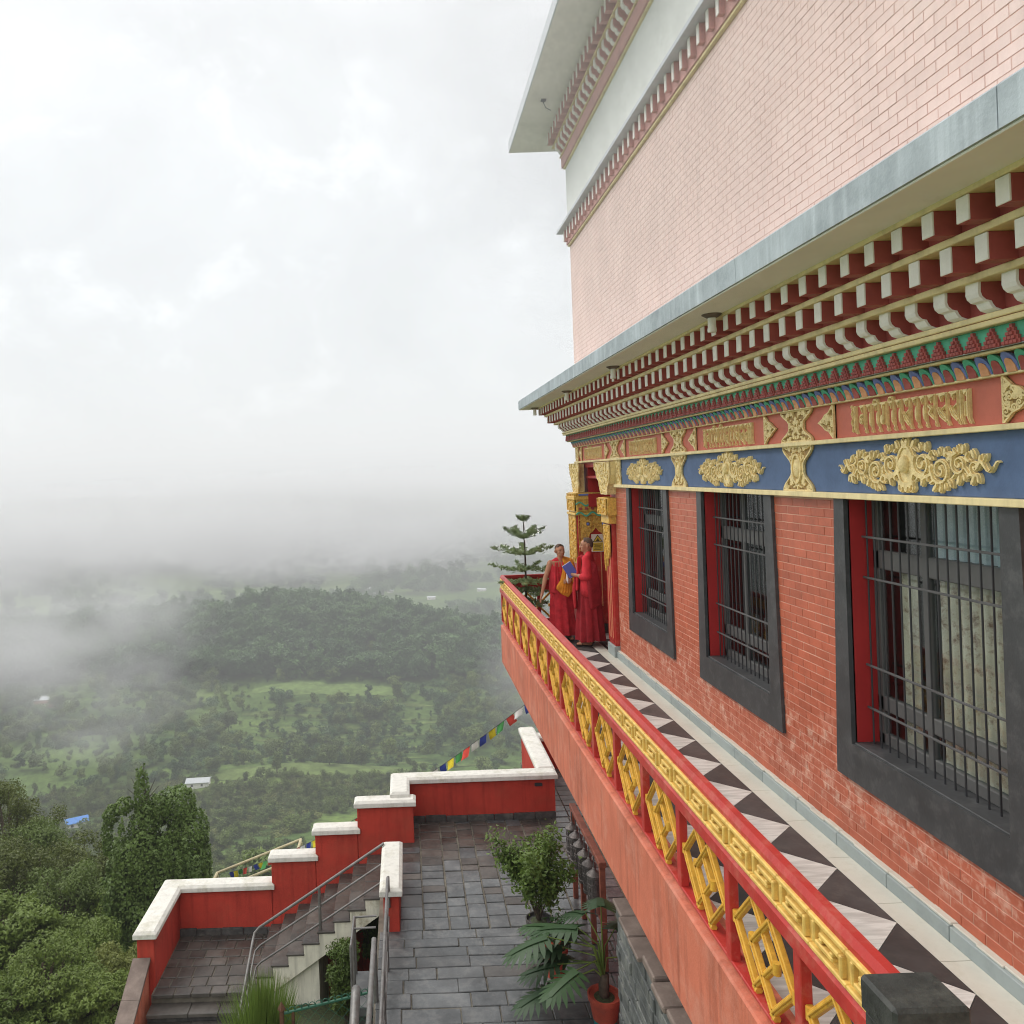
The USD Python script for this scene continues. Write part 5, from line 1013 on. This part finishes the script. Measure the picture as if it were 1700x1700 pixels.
for Xp, Yp, d, r, ml, sz, lab in near:
    tx, ty = pix(Xp, Yp); x, y, zc = tx * d, d, -ty * d; g = float(H(x, y)); zt = zc + r * 1.05; g = min(g, zt - 2.2 * r)
    make_tree('tree', lab, (x, y, g), zt - g, r, ml, int(7000 * r + 3500), sz * .66, clumps=64, trunk_r=.05 * r + .03)
# tree smothered in creeper
d0 = 27.
vt = thing('creeper_tree', 'tree smothered in green creeper hanging down in curtains behind the landing wall', 'tree', (0, 0, 0))
def vb(Xp, Yp, wx, wz, dd=0., dep=1.): tx, ty = pix(Xp, Yp); d = d0 + dd; return (tx * d, d, -ty * d, wx / F * d, wx / F * d * dep, wz / F * d)
vbl = [vb(236, 1322, 13, 52), vb(240, 1375, 24, 45), vb(262, 1345, 22, 28, .4), vb(296, 1340, 30, 35, .6), vb(312, 1385, 36, 45, .5), vb(318, 1430, 34, 45, .4), vb(206, 1338, 16, 14), vb(186, 1352, 13, 17), vb(178, 1380, 9, 26), vb(186, 1405, 14, 16),
       vb(232, 1430, 42, 50, -.4), vb(215, 1480, 42, 55, -.6), vb(258, 1470, 34, 55, -.6), vb(240, 1520, 45, 50, -.8), vb(196, 1525, 24, 60, -.7), vb(280, 1430, 34, 48), vb(274, 1428, 20, 40, .3), vb(345, 1500, 20, 40, .2), vb(330, 1455, 22, 40, .3)]
for k in range(16): Xp = 185 + 9.5 * k; vbl.append(vb(Xp, 1470 + rt.uniform(-40, 30), 8, rt.uniform(40, 75), rt.uniform(-1.2, -.3)))
obj('creeper', crown(vbl, 38000, .098, rt, flat=.1, shell=.82, asp=.8), 'leaf_vine', vt)
tx, ty = pix(238, 1420); bx0 = tx * d0
obj('trunk', tube([(bx0, d0, -19), (bx0 + .1, d0, -13), (bx0 - .05, d0, -11)], [.3, .22, .1], 8), 'bark', vt, smooth=True)
obj('twigs', cat([tube([(bx0 + .1, d0, -10.6), (bx0 + a, d0, -10.6 + b)], [.018, .006], 4, caps=False) for a, b in ((.25, 1.0), (.5, .8), (-.3, .85), (.12, 1.3), (.6, .55), (-.45, .5))]), 'bark', vt)
# shrubs in the gap between the stairs
for lab, x, y, zt, r, ml, sz, n in (('green shrub under the white-sided stair', -1.15, 12.0, -6.80, .27, 'leaf_mid', .05, 5000), ('dark shrub behind the pipe railing beyond the stair', -.78, 13.3, -6.9, .32, 'leaf_dark', .07, 3500), ('yellow-flowered bush by the green wire fence', -1.08, 9.15, -6.42, .26, 'leaf_mid', .045, 2500)):
    t = thing('shrub', lab, 'shrub', (x, y, -8.1)); hh = zt + 8.1
    obj('stems', cat([tube([(0, 0, -.1), (r * .7 * math.cos(a), r * .7 * math.sin(a), hh * .8)], [.014, .005], 5) for a in range(7)]), 'bark', t)
    obj('foliage', crown([(rt.uniform(-.5, .5) * r, rt.uniform(-.5, .5) * r, hh * k, r * rt.uniform(.5, .8), r * rt.uniform(.5, .8), r * .6) for k in np.linspace(.25, .88, 9)], n, sz, rt, shell=.3), ml, t)
    if 'yellow' in lab: obj('flowers', crown([(rt.uniform(-.6, .6) * r, rt.uniform(-.6, .6) * r, hh * .93, r * .3, r * .3, r * .2) for k in range(5)], 320, .04, rt, shell=.5), 'leaf_flower', t, kind='stuff')
def grass_tuft(n, r, h, rng):
    V, Fc = [], []
    for k in range(n):
        a, q = rng.uniform(0, 6.28), rng.uniform(0, 1) ** .6; b = np.array([r * .45 * q * math.cos(a), r * .45 * q * math.sin(a), 0]); o = np.array([math.cos(a), math.sin(a), 0]) * r * q; L = h * rng.uniform(.65, 1.05); w = np.array([-math.sin(a + .7), math.cos(a + .7), 0]) * .007; s0 = len(V)
        for s_, wk in ((0, 1), (.45, 1), (.8, .7), (1, .1)): c_ = b + o * s_ ** 2 * .8 + np.array([0, 0, L * s_ * (1 - .15 * q * s_)]); V += [c_ - w * wk, c_ + w * wk]
        for s_ in range(3): Fc += [[s0 + 2 * s_, s0 + 2 * s_ + 1, s0 + 2 * s_ + 3], [s0 + 2 * s_, s0 + 2 * s_ + 3, s0 + 2 * s_ + 2]]
    return np.array(V), np.array(Fc)
gt = thing('grass_clump', 'tall feathery green grass clump at the foot of the stained white wall', 'grass clump', (-2.0, 9.8, -8.1)); obj('blades', grass_tuft(2200, .42, 2.15, rt), 'leaf_bright', gt, kind='stuff')

# prototypes for distant trees
protos = []
UsdGeom.Scope.Define(stage, '/World/Looks')
def far_tree(kind, rng):
    if kind == 'cone': bl = [(rng.uniform(-.1, .1), rng.uniform(-.1, .1), z, .30 * (1.15 - z), .30 * (1.15 - z), .13) for z in np.linspace(.25, .95, 9)]; n, sz = 520, .12
    elif kind == 'round': bl = [(rng.uniform(-.25, .25), rng.uniform(-.25, .25), rng.uniform(.4, .85), rng.uniform(.16, .26), rng.uniform(.16, .26), rng.uniform(.12, .2)) for k in range(11)]; n, sz = 620, .11
    elif kind == 'tall': bl = [(rng.uniform(-.14, .14), rng.uniform(-.14, .14), z, rng.uniform(.1, .2), rng.uniform(.1, .2), rng.uniform(.06, .11)) for z in np.linspace(.3, .97, 12)]; n, sz = 560, .09
    elif kind == 'thicket': bl = [(rng.uniform(-.45, .45), rng.uniform(-.45, .45), rng.uniform(.12, .5), rng.uniform(.12, .3), rng.uniform(.12, .3), rng.uniform(.1, .2)) for k in range(14)]; n, sz = 2600, .055
    else: bl = [(rng.uniform(-.45, .45), rng.uniform(-.45, .45), rng.uniform(.15, .38), .3, .3, .22) for k in range(8)]; n, sz = 420, .13
    return crown(bl, n, sz, rng, shell=.45)
def instancer(name, label, kinds, pts, scales, mleaf, seed):
    pi_ = UsdGeom.PointInstancer.Define(stage, '/World/' + name); rg_ = np.random.default_rng(seed); ps = []
    for k, kd in enumerate(kinds):
        m_ = usdkit.mesh(stage, f'/World/{name}/prototypes/{kd}_crown_{k:03d}', far_tree(kd, rg_), M[mleaf[k % len(mleaf)]]); ps.append(m_.GetPath())
    pi_.CreatePrototypesRel().SetTargets(ps); n = len(pts)
    pi_.CreatePositionsAttr(Vt.Vec3fArray.FromNumpy(np.asarray(pts, np.float32))); pi_.CreateProtoIndicesAttr(Vt.IntArray.FromNumpy(rg_.integers(0, len(kinds), n).astype(np.int32)))
    sc_ = np.asarray(scales)[:, None] * np.stack([rg_.uniform(.85, 1.3, n), rg_.uniform(.85, 1.3, n), rg_.uniform(.8, 1.25, n)], 1); pi_.CreateScalesAttr(Vt.Vec3fArray.FromNumpy(sc_.astype(np.float32)))
    a = rg_.uniform(0, 3.14, n); qh = np.zeros((n, 4)); qh[:, 0] = np.cos(a); qh[:, 3] = np.sin(a)
    pi_.CreateOrientationsAttr(Vt.QuathArray([Gf.Quath(float(w), 0, 0, float(k)) for w, k in zip(qh[:, 0], qh[:, 3])]))
    data(pi_.GetPrim(), label, 'woodland', None, 'stuff')
rp = np.random.default_rng(31)
def scatter(n, x0, x1, y0, y1, keep=None):
    y = rp.uniform(y0, y1, n); x = rp.uniform(x0, x1, n) ; p = np.stack([x, y, H(x, y) - .4], 1)
    return p if keep is None else p[keep(p)]
nz = lambda p, sc, sd: meshkit.noise(np.stack([p[:, 0] / sc, p[:, 1] / sc, np.zeros(len(p))], -1), sd)
fp = scatter(7000, -520, 160, 484, 780); instancer('ridge_forest', 'dark mixed forest covering the misty ridge', ['round', 'cone', 'round', 'tall', 'round'], fp, rp.uniform(8, 18, len(fp)), ['leaf_forest'], 41)
hp_ = np.vstack([scatter(2600, -330, 130, 330, 490, lambda p: nz(p, 34, 5) > .55), scatter(1400, -330, 130, 330, 490), scatter(500, -330, 130, 520, 560), scatter(260, 20, 110, 360, 560)]); hp_ = clear(hp_)
instancer('field_trees', 'trees and hedges scattered over the terraced fields', ['round', 'bush', 'round', 'tall'], hp_, np.where(np.arange(len(hp_)) % 3 == 0, rp.uniform(5, 9.5, len(hp_)), rp.uniform(1.5, 4., len(hp_))), ['leaf_mid', 'leaf_forest'], 42)
sp_ = np.vstack([scatter(7000, -150, 45, 70, 325, lambda p: nz(p, 24, 8) > .36), scatter(900, -60, -5, 34, 90), scatter(1800, -260, -60, 150, 330), scatter(2200, 45, 240, 90, 520)]); sp_ = clear(sp_)
instancer('slope_scrub', 'scrub and young trees on the slope below the courtyard', ['bush', 'round', 'bush', 'tall'], sp_, rp.uniform(2.0, 5.2, len(sp_)), ['leaf_dark', 'leaf_mid', 'leaf_olive'], 43)
bp_ = scatter(260, -22, -6.5, 14, 34); bp_ = bp_[(bp_[:, 0] < -7.0)]; instancer('undergrowth', 'bushy undergrowth beneath the near trees', ['thicket', 'thicket', 'thicket'], bp_, rp.uniform(1.4, 2.6, len(bp_)), ['leaf_mid', 'leaf_dark'], 44)
vp_ = scatter(6500, -1000, 900, 820, 2500, lambda p: nz(p, 120, 12) > .33); instancer('valley_woods', 'patches of woodland on the valley floor beyond the ridge', ['round', 'bush', 'round'], vp_, rp.uniform(12, 24, len(vp_)), ['leaf_forest'], 45)
# single trees that stand out on the slopes
mids = [(432, 1440, 118, 'tall loose tree standing right of the creeper-covered tree', 'tall', 11.), (512, 1395, 140, 'slender tree above the stepped wall, beside the flag string', 'tall', 8.), (600, 1270, 0, 'dark round tree at the edge of the lower grassy field', 'round', 8.), (547, 1270, 0, 'dark tree alone on the bright grass hump', 'round', 9.), (460, 1283, 0, 'small tree at the left end of the grass hump', 'tall', 8.),
        (613, 1200, 0, 'round tree on the upper terraced field', 'round', 10.), (565, 1210, 0, 'tree standing on the terraces left of the round one', 'round', 9.), (660, 1165, 0, 'tree at the right-hand end of the light green field', 'tall', 11.), (380, 1215, 0, 'dark tree fading into mist on the left of the terraces', 'round', 11.)]
rm_ = np.random.default_rng(61); pk = {}
for k in ('tall', 'round'): pk[k] = far_tree(k, rm_)
for Xp, Yp, d, lab, kd, h in mids:
    tx, ty = pix(Xp, Yp); p = np.array([tx * d, d, float(H(tx * d, d))]) if d else seen(tx, ty)
    t = thing('tree', lab, 'tree', p, rm_.uniform(0, 360)); obj('trunk', tube([(0, 0, -.5), (0, 0, h * .8)], [.22, .06], 6), 'bark', t, smooth=True)
    n_ = 3; obj('crown', cat([(a_ * h, b_) for a_, b_ in [far_tree(kd, rm_) for _ in range(n_)]]), 'leaf_dark' if kd == 'round' else 'leaf_mid', t)
# ---------------------------------------------------------------- houses
def house(label, Xp, Yp, w, dp, h, rotz, wall, roof, group=None, d=0, pitch=.35):
    tx, ty = pix(Xp, Yp); p = np.array([tx * d, d, -ty * d]) if d else seen(tx, ty)
    t = thing('house', label, 'house', p, rotz, None, group)
    obj('wall', bx(-w / 2, w / 2, -dp / 2, dp / 2, -3, h), wall, t)
    r = h + dp * pitch * .5; e = .5
    for sg_ in (1, -1):
        v = np.array([(-w / 2 - e, sg_ * (dp / 2 + e), h - .1), (w / 2 + e, sg_ * (dp / 2 + e), h - .1), (w / 2 + e, 0, r), (-w / 2 - e, 0, r)]); v = np.vstack([v, v + [0, 0, .12]])
        obj('roof', (v, np.array([[0, 1, 2, 3], [7, 6, 5, 4], [0, 4, 5, 1], [1, 5, 6, 2], [2, 6, 7, 3], [3, 7, 4, 0]])), roof, t)
    for k in (-.25, .2): obj('window', bx(w * k - .4, w * k + .4, -dp / 2 - .03, -dp / 2 + .02, h * .4, h * .75), 'frame_black', t)
    return t
house('low house with a bright blue roof among the trees at left', 128, 1372, 6.5, 4.5, 2.2, 28, 'house_white', 'roof_blue')
house('long white shed with a grey tin roof on the slope', 330, 1306, 8.5, 5, 2.6, 4, 'house_white', 'roof_tin')
house('pale brick house half lost in the mist at left', 78, 1172, 11, 7, 4, 8, 'house_pink', 'roof_tin')
far_ = ((404, 990, 'left of the pair at the left end of the wooded ridge'), (420, 994, 'right of the pair at the left end of the wooded ridge'), (262, 1052, 'alone in thin mist above the left woods'), (558, 983, 'first of a loose row beyond the ridge, counted from the left'), (612, 980, 'second of the loose row beyond the ridge'), (624, 988, 'just below the second of the loose row'),
        (648, 984, 'at the right end of the loose row beyond the ridge'), (645, 1014, 'upper left of the tight cluster behind the ridge'), (655, 1020, 'in the middle of the tight cluster behind the ridge'), (662, 1024, 'lower right of the tight cluster behind the ridge'), (640, 1008, 'topmost of the tight cluster behind the ridge'), (568, 1006, 'just over the crest of the ridge, left of the cluster'), (716, 995, 'by itself right of the cluster'), (800, 982, 'farthest right, near the end of the balcony'))
for Xp, Yp, wh in far_: house('tiny white house ' + wh, Xp, Yp, rm_.uniform(7, 12), 6, 3.2, rm_.uniform(-30, 30), 'house_white', 'roof_tin', 'far houses in the valley')

# ---------------------------------------------------------------- air
HZ = usdkit.material(stage, '/World/Looks/haze_air', {'v': ('principled_volume', {'color': (.975, .985, .99), 'density': .00045, 'anisotropy': 0})}, [], volume='v.volume')
obj('haze', bx(-4600, 4600, -90, 7600, -215, 262), HZ, kind='stuff', label='pale mist filling the valley air')
def mist_material(name, dens, sc, thr, seed):
    N = {'tc': ('texture_coordinate', {}), 'g': ('geometry', {}), 'len': ('vector_math', {'math_type': 'dot_product'}), 'one': ('math', {'math_type': 'subtract', 'value1': 1.0, 'use_clamp': True}), 'map': ('mapping', {'location': (seed, seed * .7, 0), 'scale': (1, 1, 1.7)}),
         'n': ('noise_texture', {'scale': sc, 'detail': 4, 'roughness': .58, 'distortion': .4}), 'r': ('map_range', {'from_min': thr, 'from_max': thr + .22, 'clamp': True}), 'm': ('math', {'math_type': 'multiply'}), 'd': ('math', {'math_type': 'multiply', 'value2': dens}), 'v': ('principled_volume', {'color': (.99, .993, .995), 'anisotropy': 0})}
    L = [('tc.object', 'len.vector1'), ('tc.object', 'len.vector2'), ('len.value', 'one.value2'), ('g.position', 'map.vector'), ('map.vector', 'n.vector'), ('n.fac', 'r.value'), ('r.result', 'm.value1'), ('one.value', 'm.value2'), ('m.value', 'd.value1'), ('d.value', 'v.density')]
    return usdkit.material(stage, '/World/Looks/' + name, N, L, volume='v.volume')
ico = trimesh.creation.icosphere(2, 1.0)
MIST = [('low cloud drifting over the left-hand slope', 15, 1050, 330, (90, 70, 30), .020, .016, .40, 1.), ('thin wisp of cloud rising in front of the left woods', 190, 1170, 270, (40, 36, 18), .018, .035, .43, 5.),
        ('cloud bank lying over the far end of the ridge', 190, 905, 780, (420, 150, 48), .015, .0055, .40, 9.), ('long cloud bank across the far valley', 540, 872, 1450, (1150, 300, 104), .009, .0027, .36, 14.),
        ('faint mist in the ravine by the balcony', 880, 1120, 330, (24, 50, 30), .010, .03, .42, 20.)]
for lab, Xp, Yp, d, rr, dens, sc, thr, sd in MIST:
    tx, ty = pix(Xp, Yp); x, y, z = tx * d, d, -ty * d; z = min(z, 250 - rr[2])
    t = obj('mist_patch', (np.array(ico.vertices), np.array(ico.faces)), mist_material('mist_%d' % int(sd), dens, sc, thr, sd), kind='stuff', label=lab, cat='mist')
    xf = UsdGeom.Xformable(t); xf.AddTranslateOp().Set(Gf.Vec3d(float(x), float(y), float(z))); xf.AddScaleOp().Set(Gf.Vec3f(*map(float, rr)))
t = obj('mist_patch', (np.array(ico.vertices), np.array(ico.faces)), mist_material('added_eaves_haze', .055, .12, .15, 3.), kind='stuff', label='added haze volume that pales the upper storey of the temple', cat='mist')  # added volume, put here to veil and lighten the upper facade
xf = UsdGeom.Xformable(t); xf.AddTranslateOp().Set(Gf.Vec3d(4.0, 6.5, 6.2)); xf.AddScaleOp().Set(Gf.Vec3f(5.0, 10.5, 5.6))
